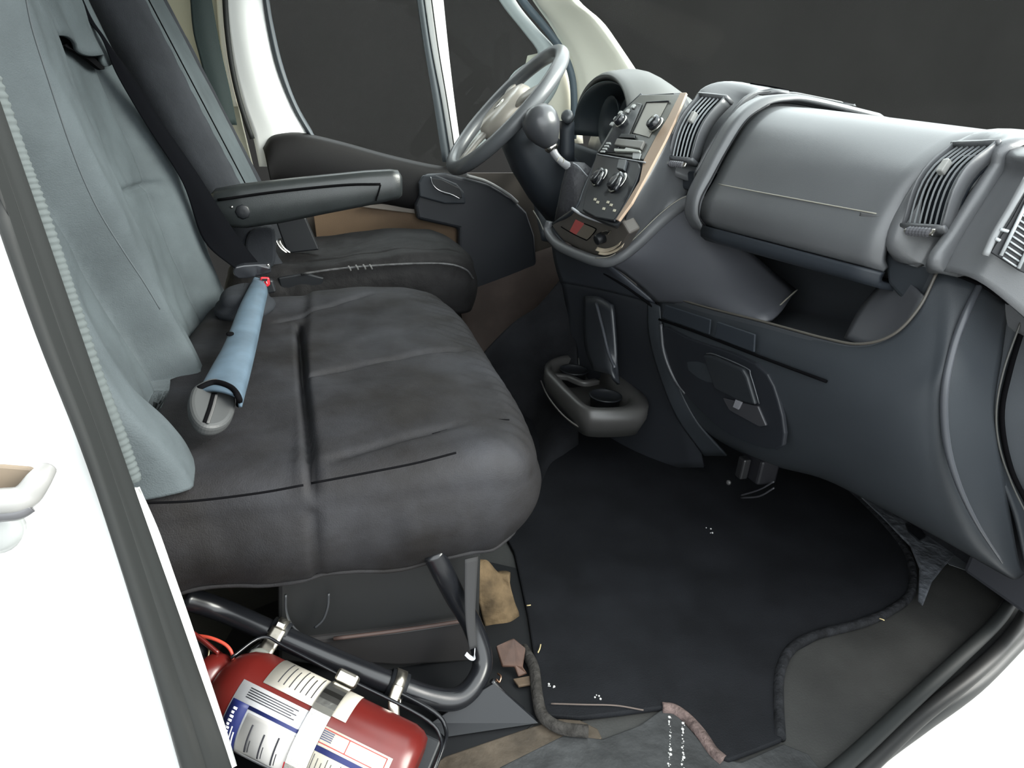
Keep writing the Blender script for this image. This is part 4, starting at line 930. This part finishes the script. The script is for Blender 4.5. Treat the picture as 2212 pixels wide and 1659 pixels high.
so = knob('socket_plug', 1303, 512, PL, .013, .020, M_BLACK, shelf, None, .0)
plate('plug_cap', [(1302, 500), (1312, 497), (1322, 498), (1316, 505), (1303, 507)], PL, .004, M_CHROME, so, off=.020, bevel=.001)
patch('left_wing', [[PU.at(1386, 205, 0), PU.at(1340, 252, 0), PU.at(1300, 322, 0), PU.at(1264, 400, 0), PU.at(1240, 455, 0), PL.at(1192, 486, 0)], [p + V3((.03, .010, -.005)) for p in (PU.at(1386, 205, 0), PU.at(1340, 252, 0), PU.at(1300, 322, 0), PU.at(1264, 400, 0), PU.at(1240, 455, 0), PL.at(1192, 486, 0))], [p + V3((.14, .020, -.02)) for p in (PU.at(1386, 205, 0), PU.at(1340, 252, 0), PU.at(1300, 322, 0), PU.at(1264, 400, 0), PU.at(1240, 455, 0), PL.at(1192, 486, 0))]], M_DASH_D, DB_, n=4, thick=.006)

# crumpled papers wedged beside the socket
for k, (pts, lb) in enumerate(((([(1288, 537), (1305, 541), (1325, 536), (1340, 525)]), 'cream paper slip wedged in the console corner, upper one'), (([(1294, 545), (1312, 547), (1332, 540), (1346, 530)]), 'cream paper slip wedged in the console corner, lower one'))):
    o = ribbon('paper_slip', [PL.at(u, v, .010+.004*k) for u, v in pts], .010, .0006, mat('cream_paper', (.50, .42, .32), .6, .3), None, side=V3((.5, .2, .8)))
    tag(o, lb, 'paper', 'paper slips on the console')

# ---------------------------------------------------------------- instrument binnacle
BN = mat('binnacle_plastic', (.06, .062, .06), .5, .4)
arch = []
for (dx, sc, dz) in ((0, 1, 0), (.02, 1.03, .006), (.10, 1.05, .01), (.22, 1.0, -.03)):
    row = []
    for k in range(13):
        a = PI*k/12
        y = 1.30 + .235*sc*math.cos(a)*(1 if True else 0); z = .80 + .155*sc*math.sin(a)**.75 + dz
        row.append(V3((.965 + dx + .02*math.cos(a), y, z)))
    arch.append(row)
bh_ = patch('binnacle_hood', arch, BN, DB_, n=4, thick=.012, toward=(1.0, 1.3, 2.5))
inner = []
for (dx, sc) in ((.004, .95), (.07, .85), (.13, .80)):
    inner.append([V3((.965+dx, 1.30+.235*sc*math.cos(PI*k/12), .80+.155*sc*math.sin(PI*k/12)**.75)) for k in range(13)])
patch('binnacle_liner', inner, mat('dark_slate_liner', (.03, .04, .047), .5, .4), DB_, n=3, thick=.004, toward=(.9, 1.3, .8))
gp = [V3((1.085, 1.30+.20*math.cos(PI*k/12), .795+.125*math.sin(PI*k/12)**.8)) for k in range(13)]
prism('cluster_glass', gp, (.01, 0, .0), mat('cluster_reflection', (.42, .42, .39), .25, .5), DB_)  # pale tone is a reflection painted onto the cluster glass
for s, y in ((0, 1.24), (1, 1.38)):
    R = [[V3((1.03+.055*i/3, y+(.075-.012*i)*math.cos(2*PI*j/20), .845+(.075-.012*i)*math.sin(2*PI*j/20))) for j in range(20)] for i in range(4)]
    rings('dial_cone', R, mat('dark_slate_liner', (.03, .04, .047), .5, .4), DB_, cap=False, solid=.003)
patch('driver_knee_panel', [[ux(1120, 312, .93), ux(1200, 300, .93), ux(1300, 330, .93)], [ux(1138, 370, .90), ux(1210, 370, .92), ux(1290, 380, .92)], [ux(1152, 440, .88), ux(1205, 450, .90), ux(1262, 440, .88)], [ux(1170, 520, .86), ux(1196, 520, .87), ux(1230, 500, .86)]], M_DASH_D, DB_, n=5, thick=.006)
plate('pedal_gap_trim', [(1195, 455), (1240, 420), (1256, 425), (1212, 470)], PX(.86), .004, mat('brown_trim', (.10, .085, .06), .6, .3), DB_, bevel=.001)
tube('knee_edge', [ux(1152, 455, .865), ux(1166, 478, .86), ux(1176, 500, .855), ux(1190, 512, .85)], .002, mat('pale_crease', (.22, .21, .18), .4, .4), DB_, seg=6)

# ================================================================== steering wheel
SW = thing('steering_wheel', 'dark three-spoke steering wheel in front of the driver door', 'steering wheel', (.72, 1.37, .70))
wc = V3((.697, 1.375, .852)); wu = V3((.655, 0, .755)).normalized(); wy = V3((0, 1, 0)); wn = wu.cross(wy).normalized()
if wn.x > 0: wn = -wn
RW = .218
rim_pts = [wc + (wu*math.cos(2*PI*k/40) + wy*math.sin(2*PI*k/40))*RW for k in range(40)]
M_RIMW = mat('wheel_vinyl', (.085, .09, .096), .32, .5, bump=.1, bscale=500)
tube('rim', rim_pts, .0205, M_RIMW, SW, seg=16, n=3, closed=True)
R = []
for (h, s) in ((-.055, .55), (-.045, .8), (-.02, 1.0), (.0, 1.0), (.016, .92), (.024, .7), (.026, .3)):
    R.append([wc + wn*h + (wu*math.cos(2*PI*k/28)*.095 + wy*math.sin(2*PI*k/28)*.088)*s for k in range(28)])
hubw = rings('hub', R, mat('hub_plastic', (.36, .33, .29), .25, .5), SW)
for a in (0, 2.05, -2.05):
    d = (wu*-math.cos(a) + wy*math.sin(a)); sd = wn.cross(d)
    Rr = []
    for (t, w_, th, o) in ((.07, .030, .010, .0), (.12, .026, .009, .002), (.17, .022, .008, .0), (.215, .024, .008, -.004)):
        p = wc + d*t + wn*o
        Rr.append([p + sd*w_*math.cos(2*PI*k/12) + wn*th*math.sin(2*PI*k/12) for k in range(12)])
    rings('spoke', Rr, mat('spoke_silver', (.34, .32, .29), .3, .5), SW)
lathe('badge', wc+wn*.025, wn, [(0, .02), (.002, .02), (.003, .01)], M_CHROME, SW, seg=18)
# column shroud and stalks
CS = thing('steering_column', 'dark steering column shroud with control stalks', 'steering column', (.85, 1.37, .65))
R = []
for (h, a_, b_2, o) in ((-.05, .05, .05, 0), (-.07, .075, .065, -.01), (-.14, .085, .08, -.02), (-.24, .09, .09, -.03), (-.36, .09, .10, -.03)):
    c_ = wc + wn*h + wu*o
    R.append([c_ + wu*math.copysign(abs(math.cos(2*PI*k/24))**.7, math.cos(2*PI*k/24))*b_2 + wy*math.copysign(abs(math.sin(2*PI*k/24))**.7, math.sin(2*PI*k/24))*a_ for k in range(24)])
rings('shroud', R, M_DASH_D, CS)
stalk = tube('wiper_stalk', [wc + wn*-.10 + wy*-.06, wc + wn*-.09 + wy*-.12, wc + wn*-.085 + wy*-.17], [.010, .010, .013], M_BLACK, CS)
lathe('stalk_tip', uy(1226, 252, 1.24), V3((-.5, -.8, .2)), [(-.02, .012), (-.012, .017), (.004, .018), (.010, .014), (.011, .004)], mat('stalk_plastic', (.05, .055, .06), .25, .55), CS)
tube('light_stalk', [wc + wn*-.10 + wy*.06, wc + wn*-.09 + wy*.13, wc + wn*-.08 + wy*.19], [.010, .010, .013], M_BLACK, CS)
R = [[uy(1225, 262+i*22, 1.27-.004*i) + V3((.022*math.cos(2*PI*k/14), .018*math.sin(2*PI*k/14), 0)) for k in range(14)] for i in range(5)]
rings('stalk_socket', R, M_DASH_D, CS)

# ================================================================== gear lever
GL = thing('gear_lever', 'gear lever with round dark knob standing left of the radio', 'gear lever', (.85, 1.02, .65))
kc = uy(1169, 268, 1.10); ax = (kc - uy(1204, 345, 1.08)).normalized()
lathe('knob', kc, ax, [(-.062, .014), (-.054, .022), (-.038, .034), (-.014, .046), (.010, .048), (.026, .043), (.038, .032), (.046, .016), (.047, .004)], mat('gear_knob_vinyl', (.045, .047, .052), .3, .5), GL)
lathe('knob_collar', uy(1190, 316, 1.09), ax, [(-.012, .014), (-.004, .018), (.006, .016), (.012, .012)], M_CHROME, GL)
tube('shaft', [uy(1188, 312, 1.09), uy(1200, 335, 1.08), uy(1216, 352, 1.07), uy(1232, 362, 1.06)], [.012, .010, .010, .012], mat('satin_grey_shaft', (.22, .22, .23), .3, .5), GL)
bt = []
for (u, v, y, rx, ry) in ((1234, 350, 1.05, .020, .014), (1240, 366, 1.05, .038, .030), (1245, 400, 1.05, .055, .05), (1246, 440, 1.05, .066, .06), (1244, 480, 1.05, .074, .07)):
    c_ = uy(u, v, y)+V3((.02, .01, 0)); bt.append([c_ + V3((math.cos(2*PI*k/18)*rx, math.sin(2*PI*k/18)*ry, 0)) for k in range(18)])
boot = rings('boot', bt, mat('boot_vinyl', (.032, .032, .037), .5, .4, bump2=.5, b2scale=40), GL)
tube('boot_seam', [uy(1238, 352, 1.02), uy(1250, 360, 1.02), uy(1272, 384, 1.0), uy(1290, 398, .985)], .0016, mat('pale_seam', (.30, .31, .33), .35, .5), boot, seg=6)
ribbon('boot_clip', [uy(1204, 348, 1.02), uy(1208, 340, 1.02), uy(1218, 343, 1.02), uy(1216, 352, 1.02)], .003, .001, mat('pale_icon', (.45, .42, .33), .5, .3), boot, side=V3((0, 1, 0)), n=3)

# ================================================================== cup holder
CH = thing('cup_holder', 'dark plastic cup holder tray with round wells at the column foot', 'cup holder', (.82, .82, .1))
pc = PZ(.20)
ro = spline([pc.at(u, v) for u, v in ((1176, 800), (1190, 776), (1240, 765), (1290, 768), (1325, 790), (1362, 822), (1394, 856), (1400, 882), (1372, 890), (1300, 892), (1260, 884), (1222, 852), (1196, 826))], 6, True)
ri = spline([pc.at(u, v) for u, v in ((1190, 796), (1204, 782), (1240, 774), (1280, 778), (1300, 795), (1318, 818), (1345, 846), (1360, 862), (1350, 876), (1310, 880), (1270, 876), (1240, 850), (1212, 820))], 6, True)
n_ = len(ro)
lay = [[p+V3((0, 0, -.075)) for p in ro], [p + V3((-.0, 0, -.03)) for p in ro], ro, [p.lerp(q, .5)+V3((0, 0, .006)) for p, q in zip(ro, ri)], ri, [p+V3((0, 0, -.03)) for p in ri], [p.lerp(pc.at(1275, 835), .12)+V3((0, 0, -.055)) for p in ri]]
lay[0] = [p.lerp(pc.at(1290, 835), .12)+V3((0, 0, -.075)) for p in ro]
M_CUP = mat('cup_holder_plastic', (.036, .035, .034), .4, .5)
rings('tray', lay, M_CUP, CH)
for (u, v, r) in ((1240, 800, .038), (1308, 856, .040)):
    c_ = pc.at(u, v, -.012)
    R = [[c_ + V3((math.cos(2*PI*k/24)*r*s, math.sin(2*PI*k/24)*r*s, dz)) for k in range(24)] for s, dz in ((1.08, 0), (1.06, .004), (.96, .003), (.92, -.035), (.5, -.040))]
    rings('cup_well', R, M_BLACK, CH)
ribbon('divider', [pc.at(1198, 812, -.008), pc.at(1228, 816, -.006), pc.at(1260, 828, -.006), pc.at(1290, 824, -.008)], .012, .02, M_CUP, CH, side=V3((0, 0, 1)))
tube('lower_edge', [uz(1168, 822, .155), uz(1185, 858, .15), uz(1220, 900, .145), uz(1265, 928, .14), uz(1320, 932, .14), uz(1372, 918, .14), uz(1398, 895, .15)], .0022, mat('cup_edge', (.10, .095, .09), .35, .5), CH, seg=6)
# upright spine behind the cups
patch('spine', [[ux(1260, 640, .84), ux(1290, 640, .85), ux(1320, 660, .86)], [ux(1262, 740, .84), ux(1300, 740, .85), ux(1330, 750, .87)], [ux(1280, 800, .84), ux(1320, 810, .85), ux(1340, 830, .88)]], mat('spine_plastic', (.018, .020, .024), .4, .5), CH, thick=.01)
tube('spine_edge', [ux(1288, 655, .838), ux(1302, 710, .838), ux(1314, 760, .838), ux(1328, 795, .838)], .004, mat('spine_edge', (.035, .038, .045), .35, .5), CH)
# ================================================================== floor mat
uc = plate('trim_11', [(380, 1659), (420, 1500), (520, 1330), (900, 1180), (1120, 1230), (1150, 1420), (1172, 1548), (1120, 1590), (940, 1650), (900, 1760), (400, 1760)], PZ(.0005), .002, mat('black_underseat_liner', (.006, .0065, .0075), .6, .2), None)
struct(uc, 'black plastic floor liner under the bench seat')
FM = thing('floor_mat', 'black rubber passenger floor mat with torn front edge', 'floor mat', (.8, .6, 0))
mo = [(1110, 1190), (1140, 1330), (1158, 1450), (1166, 1520), (1182, 1545), (1250, 1550), (1340, 1540), (1430, 1528), (1470, 1540), (1510, 1580), (1545, 1628), (1575, 1642), (1640, 1618), (1690, 1598), (1686, 1520), (1690, 1455), (1715, 1405), (1770, 1375), (1860, 1352), (1930, 1322), (1972, 1285), (1974, 1230), (1955, 1185), (1900, 1120), (1830, 1055), (1760, 1010)]
P = [uz(u, v, .010) for u, v in mo] + [V3((1.45, .75, .010)), V3((1.45, 1.25, .010)), V3((.75, 1.25, .010)), V3((.50, .80, .010))]
prism('pad', P, (0, 0, -.009), M_MAT, FM, bevel=.003)
tube('raised_edge', [uz(u-5, v-4, .0075) for u, v in mo[13:26]], .0085, mat('mat_edge_rubber', (.011, .0115, .013), .8, .1, var=.4, vscale=40, bump2=.8, b2scale=60), FM, n=6)
tube('torn_edge', [uz(u, v+2, .004) for u, v in ((1430, 1528), (1456, 1532), (1485, 1552), (1515, 1585), (1540, 1622), (1562, 1642))], .009, mat('torn_backing', (.09, .065, .06), .85, .2, var=.5, vscale=45, bump2=.8, b2scale=80), FM, n=6)
tube('left_edge', [uz(u, v, .012) for u, v in ((1130, 1400), (1152, 1440), (1160, 1500), (1172, 1545), (1210, 1572), (1270, 1580))], .009, mat('carpet_roll', (.03, .028, .026), .9, .1, var=.4, vscale=50, bump2=.8, b2scale=70), FM, n=6)
ribbon('torn_flap', [uz(1190, 1520, .014), uz(1260, 1522, .016), uz(1330, 1524, .015), uz(1390, 1534, .013)], .0022, .0008, mat('pale_thread', (.10, .08, .07), .8, .2), FM, side=V3((0, .2, 1)))
# bare grey skirt around the mat toward the sill
sk = plate('sill_lining', [(1815, 1035), (1860, 1050), (1950, 1100), (2050, 1160), (2080, 1185), (2040, 1225), (2012, 1260), (1992, 1312), (1982, 1300), (1985, 1230), (1965, 1182), (1905, 1122)], PZ(.012), .006, mat('scuffed_lining', (.075, .08, .09), .6, .25, var=.5, vscale=26, bump2=.6, b2scale=50), FM, bevel=.003)
plate('tape_patch', [(2020, 1185), (2065, 1195), (2100, 1215), (2085, 1232), (2050, 1220)], PZ(.016), .001, mat('grey_tape', (.06, .065, .07), .4, .4, var=.25, vscale=30), FM)
# soft under-carpet over the toe hump by the driver
hump = patch('hump', [[uy(1209, 608, 1.06), uy(1160, 665, 1.08), uy(1112, 698, 1.10), uy(1058, 752, 1.10), uy(1020, 800, 1.10)], [ux(1235, 660, .84), ux(1195, 715, .80), ux(1155, 760, .76), ux(1105, 820, .70), ux(1060, 870, .65)], [ux(1245, 760, .86), ux(1205, 810, .82), ux(1170, 860, .78), ux(1140, 920, .73), ux(1110, 970, .68)], [uz(1250, 960, .012), uz(1220, 980, .012), uz(1190, 1000, .012), uz(1170, 1040, .012), uz(1150, 1080, .012)]], M_CARPET, FM, n=6, thick=.008)
# firewall / toe board under the dash
tb = patch('wall_front', [[V3((1.34, .06, .34)), V3((1.34, .5, .38)), V3((1.34, 1.8, .50))], [V3((1.46, .08, .16)), V3((1.46, .6, .14)), V3((1.46, 1.8, .14))], [V3((1.46, .10, .0)), V3((1.46, .6, .0)), V3((1.46, 1.8, .0))]], M_CARPET, None, n=4, thick=.01)
pb = box('trim_12', (1.44, .07, .42), (.07, .24, .78), mat('kick_post_paint', (.03, .031, .036), .5, .3), None, bevel=.01)
struct(pb, 'dark lower hinge pillar beside the dashboard end')
struct(tb, 'black carpeted toe board under the dashboard')
plate('torn_corner', [(1955, 1132), (1990, 1146), (1998, 1162), (1985, 1170), (1962, 1150)], PZ(.018), .004, M_BLACK, FM)

# dusty front lining below the mat with paint drips
cf_ = plate('step_cover', [(1220, 1590), (1300, 1600), (1380, 1570), (1428, 1536), (1462, 1548), (1500, 1590), (1540, 1640), (1600, 1650), (1690, 1610), (1745, 1632), (1790, 1690), (1700, 1760), (1000, 1760), (1080, 1660)], PZ(.0005), .004, mat('grey_step_rubber', (.026, .027, .028), .55, .25, var=.35, vscale=12, bump2=.5, b2scale=30), None, bevel=.002)
tag(cf_, 'scuffed grey rubber step cover in front of the torn mat', 'step cover')
for k, (u, side) in enumerate(((1448, 'left'), (1476, 'right'))):
    o = thing('paint_drip', f'speckled white paint drip on the step cover, {side} of the pair', 'paint drip', uz(u, 1600, .006), 'paint drips on the step')
    for j in range(26):
        v = 1550 + j*4.4 + random.uniform(-3, 3); uu = u + (j*.1)*(-1 if k == 0 else -.4) + random.uniform(-3, 3); s = random.choice((.35, .5, .7, .9, 1.3, 1.9))
        lathe('speck', uz(uu, v, .0045), (0, 0, 1), [(0, .0013*s), (.0006, .0011*s), (.0008, .0004)], mat('white_paint_speck', (.40, .40, .39), .5, .3), o, seg=7)

# ================================================================== fire extinguisher on the bench frame
FE = thing('fire_extinguisher', 'red fire extinguisher lying strapped to the bench frame, white and blue labels', 'fire extinguisher', (.14, .1, .06))
e0 = uz(476, 1478, .125); e1 = uz(890, 1684, .064)
ea = (e1-e0).normalized(); EL = (e1-e0).length; ER = .056
eu = (CAM-(e0+e1)/2); eu = (eu - ea*eu.dot(ea)).normalized(); ew = ea.cross(eu)
if ew.z < 0: ew = -ew          # ew points up across the cylinder in view
lathe('cylinder', e0, ea, [(-.005, .020), (.0, .030), (.008, .042), (.022, .051), (.040, ER), (EL*.5, ER), (EL-.022, ER), (EL-.010, .053), (EL-.002, .047), (EL, .038), (EL-.006, .02)], M_RED, FE, seg=48)
def lab(name, a0, a1, t0, t1, m, parent=None, lift=.0006, nseg=14):
    """paper wrapped on the cylinder; angle 0 faces the viewer, positive up in view; t along the bottle"""
    R_ = ER+lift; V = []
    na = 12
    for i in range(na+1):
        a = math.radians(a0+(a1-a0)*i/na)
        for j in range(2):
            t = (t0, t1)[j]
            V.append(e0 + ea*(EL*t) + (eu*math.cos(a)+ew*math.sin(a))*R_)
    return mesh(name, V, grid_faces(na+1, 2), m, parent or FE, solid=.0004, off=1)
L1 = lab('label', 22, 84, .23, .50, M_PAPER); lab('label', 22, 84, .56, .645, M_PAPER)
L2 = lab('label', -78, 16, .15, .53, mat('white_label', (.36, .36, .37), .5, .3)); L3 = lab('label', -78, 10, .53, .90, mat('cream_label', (.36, .335, .28), .5, .3))
lab('blue_band', -70, -6, .155, .235, M_BLUE, L2, .0012); lab('blue_band', -10, -6, .235, .53, M_BLUE, L2, .0012)
lab('grey_box', -66, -13, .245, .50, mat('pale_grey_print', (.30, .29, .28), .5, .3), L2, .0013)
lab('blue_band', -17, -11, .53, .86, M_BLUE, L3, .0012)
for k in range(7):
    lab('print_line', 30, 72-(k % 3)*6, .285+k*.028, .289+k*.028, M_INK, L1, .0012)
for k in range(5):
    lab('print_line', 0+k*2.6, 1.0+k*2.6, .20, .44-(k % 2)*.02, M_INK, L2, .0012)
for k in range(3):
    lab('print_line', -60, -22-(k % 2)*4, .285+k*.065, .292+k*.065, M_INK, L2, .0018)
    lab('print_line', -58, -40, .30+k*.065, .304+k*.065, M_INK, L2, .0018)
for k in range(9):
    lab('print_line', -62, -20-(k % 3)*3, .585+k*.021, .5875+k*.021, M_INK, L3, .0012)
for k in range(4):
    lab('print_line', -60, -24, .785+k*.02, .7885+k*.02, M_INKRED, L3, .0012)
lab('print_frame', -8, -7.2, .54, .88, M_INKRED, L3, .0012); lab('print_frame', 7, 7.8, .54, .88, M_INKRED, L3, .0012)
lab('print_frame', -8, 7.8, .70, .703, M_INKRED, L3, .0012); lab('print_frame', -8, 7.8, .878, .881, M_INKRED, L3, .0012)
for k in range(5):
    lab('print_line', -4+k*2.2, -3.2+k*2.2, .55, .63, M_BLUE, L3, .0012)
# block lettering on the blue band, too worn to read: upright strokes
for k in range(11):
    a = -62 + k*4.6
    lab('letter_stroke', a, a+2.6, .175, .193 if k % 3 else .188, mat('white_print', (.75, .75, .78), .5, .3), L2, .0018)
lab('letter_stroke', -58, -34, .203, .208, mat('white_print', (.75, .75, .78), .5, .3), L2, .0018)
lab('letter_stroke', -60, -40, .216, .222, mat('white_print', (.75, .75, .78), .5, .3), L2, .0018)
lab('red_tab', -55, -44, .475, .505, M_REDPL, L2, .002)
# neck, valve, handle and gauge
lathe('neck_collar', e0+ea*-.004, ea, [(-.03, .020), (-.022, .030), (-.010, .033), (0, .031), (.006, .024)], M_RED, FE)
tube('valve_body', [e0+ea*-.03, e0+ea*-.05+ew*.004, e0+ea*-.075+ew*.01], [.020, .018, .014], M_STEEL, FE)
for s, dz in ((1, .030), (-1, .006)):
    ribbon('lever', [e0+ea*-.02+ew*dz+eu*.006, e0+ea*-.05+ew*(dz+.006)+eu*.01, e0+ea*-.10+ew*(dz+.012*s)+eu*.012], .026, .004, M_RED, FE, side=eu.cross(ew).cross(ew), bow=.003)
tube('hose_ring', [uz(416, 1372, .16), uz(455, 1378, .165), uz(490, 1395, .16), uz(503, 1420, .15), uz(496, 1446, .14), uz(470, 1462, .13)], .0022, mat('red_wire', (.40, .05, .03), .4, .4), FE, seg=8)
lathe('gauge', uz(412, 1412, .14), V3((.3, -.7, .6)), [(0, .022), (.010, .022), (.014, .018), (.014, .004)], M_BLACK, FE)
tube('gauge_ring', [uz(412, 1412, .152)+V3((.022*math.cos(a), .010*math.sin(a)*0+.016*math.sin(a), .014*math.sin(a))) for a in [2*PI*k/16 for k in range(16)]], .0016, mat('brass', (.6, .5, .3), .3, .5, metal=1), FE, closed=True, seg=6, n=2)
# steel strap round the bottle
EB = thing('extinguisher_bracket', 'black wire cradle with plated strap holding the extinguisher', 'bracket', (.16, .12, .02))
Rr = []
for i in range(40):
    a = math.radians(-150 + 300*i/39); d = eu*math.cos(a)+ew*math.sin(a); c_ = e0+ea*(EL*.53)
    Rr.append([c_+ea*-.013+d*(ER+.002), c_+ea*.013+d*(ER+.002), c_+ea*.013+d*(ER+.0038), c_+ea*-.013+d*(ER+.0038)])
rings('strap', Rr, M_CHROME, EB, smooth=False)
box('strap_catch', e0+ea*(EL*.53)+ew*(ER+.012)+eu*.004, (.03, .02, .016), M_STEEL, EB, bevel=.004, axes=(ea, eu, ew))
wr = [e0+ea*.0+ew*.03+eu*.02, e0+ea*.016+ew*(ER+.012)+eu*.004, e0+ea*.05+ew*(ER+.014), e0+ea*(EL*.5)+ew*(ER+.012), e0+ea*(EL-.02)+ew*(ER+.010), e0+ea*(EL+.014)+ew*(ER-.004), e0+ea*(EL+.02)+ew*.02+eu*.02, e0+ea*(EL+.018)-ew*.05+eu*.02]
tube('wire', wr, .0022, M_TUBE, EB, seg=8)
tube('wire', [p - eu*.05 + ew*.016 for p in wr], .003, M_TUBE, EB, seg=8)
box('base_rail', e0+ea*(EL*.5)-eu*(ER+.02)+ew*.03, (EL*1.1, .012, .05), M_BLACK, EB, bevel=.003, axes=(ea, eu, ew))
box('catch_foot', e0+ea*(EL*.47)-ew*(ER+.01)+eu*.02, (.05, .02, .014), M_BLACK, EB, bevel=.003, axes=(ea, eu, ew))
# worm-drive clamps on the frame tube
def clamp(u, v, z, d, label, tail):
    o = thing('pipe_clamp', label, 'clamp', uz(u, v, z), 'pipe clamps on the bench frame')
    c_ = uz(u, v, z); d = d.normalized(); a = (CAM-c_); a = (a-d*a.dot(d)).normalized(); b = d.cross(a)
    if b.z < 0: b = -b
    for nm, rr, hw, m in (('rubber_sleeve', .0185, .013, M_BLACK), ('band', .0205, .0075, M_STEEL)):
        R = []
        for i in range(25):
            t = 2*PI*i/24; q = a*math.cos(t)+b*math.sin(t)
            R.append([c_+d*-hw+q*(rr-.002), c_+d*-hw+q*rr, c_+d*hw+q*rr, c_+d*hw+q*(rr-.002)])
        rings(nm, R, m, o, cap=False)
    if tail == 'disc':
        ribbon('tab', [c_+a*.020+b*.006, c_+a*.026-b*.012, c_+a*.034-b*.028], .020, .003, M_STEEL, o, side=d)
        lathe('disc', c_+a*.034-b*.040-d*.002, a, [(0, .0165), (.004, .0165), (.005, .014), (.005, .003)], mat('grey_rubber_disc', (.09, .095, .085), .5, .4), o)
        box('pin', c_+a*.024+b*.010, (.011, .007, .004), M_CHROME, o, bevel=.001, axes=(d, b, a))
    else:
        ribbon('ear', [c_+a*.021, c_+a*.020-b*.016, c_+a*.022-b*.028+d*.004, c_+a*.021-b*.040+d*.010], .016, .003, M_STEEL, o, side=d, bow=.002)
        ribbon('ear', [c_+a*.022-b*.020+d*.006, c_+a*.026-b*.018+d*.010], .008, .003, M_STEEL, o, side=b)
    return o
clamp(602, 1368, .1345, uz(720, 1425, .108)-uz(480, 1318, .165), 'plated pipe clamp with round rubber disc above the extinguisher neck', 'disc')
clamp(858, 1479, .076, uz(930, 1506, .055)-uz(720, 1425, .108), 'plated pipe clamp with bent ear near the tube bend', 'ear')

# ================================================================== loose things by the bench foot
FO = patch('foam_block', [[uy(1034, 1215, .30), uy(1052, 1210, .31), uy(1075, 1235, .31), uy(1098, 1250, .30)], [uy(1034, 1290, .28), uy(1060, 1285, .28), uy(1090, 1285, .29), uy(1112, 1300, .29)], [uy(1046, 1345, .27), uy(1070, 1345, .27), uy(1100, 1340, .27), uy(1122, 1330, .28)], [uy(1060, 1400, .26), uy(1080, 1400, .26), uy(1105, 1395, .26), uy(1120, 1375, .27)]], mat('tan_foam', (.09, .062, .034), .85, .2, var=.5, vscale=16, bump2=.6, b2scale=40), None, n=5, thick=.02)
tag(FO, 'torn tan foam sheet behind the bench frame leg', 'foam')
SH = thing('metal_bracket', 'rusty brown metal bracket on the floor beside the frame leg', 'bracket', uz(1100, 1440, 0))
prism('plate', [uz(1072, 1395, .05), uz(1110, 1378, .05), uz(1136, 1400, .04), uz(1130, 1440, .02), uz(1140, 1455, .01), uz(1120, 1462, .01), uz(1112, 1440, .02), uz(1085, 1440, .02)], (0, .004, -.006), mat('rusty_metal', (.05, .026, .018), .6, .3, var=.4, vscale=30), SH, bevel=.002)
prism('tab', [uz(1108, 1470, .006), uz(1150, 1462, .006), uz(1156, 1480, .006), uz(1120, 1486, .006)], (0, 0, .004), mat('tan_metal', (.08, .055, .036), .6, .3, var=.4, vscale=30), SH, bevel=.001)
tube('coil', [uz(1075, 1455, .02), uz(1082, 1462, .024), uz(1078, 1474, .02), uz(1072, 1468, .02), uz(1074, 1488, .012)], .0015, mat('copper', (.5, .3, .2), .35, .5, metal=1), SH, seg=6)
# bits of straw and crumbs on the mat
for k, (a, b, lb) in enumerate((((1162, 1410), (1168, 1392), 'short pale straw on the mat near the frame leg'), ((1138, 1308), (1146, 1307), 'tiny pale straw on the mat below the bench hem'), ((1910, 1340), (1900, 1336), 'pale straw by the right mat edge'))):
    o = tube('straw', [uz(*a, .0135), uz((a[0]+b[0])/2+1, (a[1]+b[1])/2, .015), uz(*b, .0135)], .0011, mat('straw', (.42, .34, .18), .7, .2), None, seg=6); tag(o, lb, 'straw')
for k, (u, v, n, lb) in enumerate(((1190, 1484, 5, 'white crumbs on the mat by the left edge'), (1290, 1506, 5, 'white crumbs near the front tear of the mat'), (1532, 1146, 4, 'white crumbs in the middle of the mat'))):
    o = thing('crumb', lb, 'crumbs', uz(u, v, .011))
    for j in range(n):
        s = random.uniform(.5, 1.3)
        lathe('speck', uz(u+random.uniform(-7, 7), v+random.uniform(-6, 6), .0102), (random.uniform(-.3, .3), 0, 1), [(0, .0018*s), (.0012*s, .0016*s), (.002*s, .0005)], mat('white_paint_speck', (.75, .75, .73), .5, .3), o, seg=6)
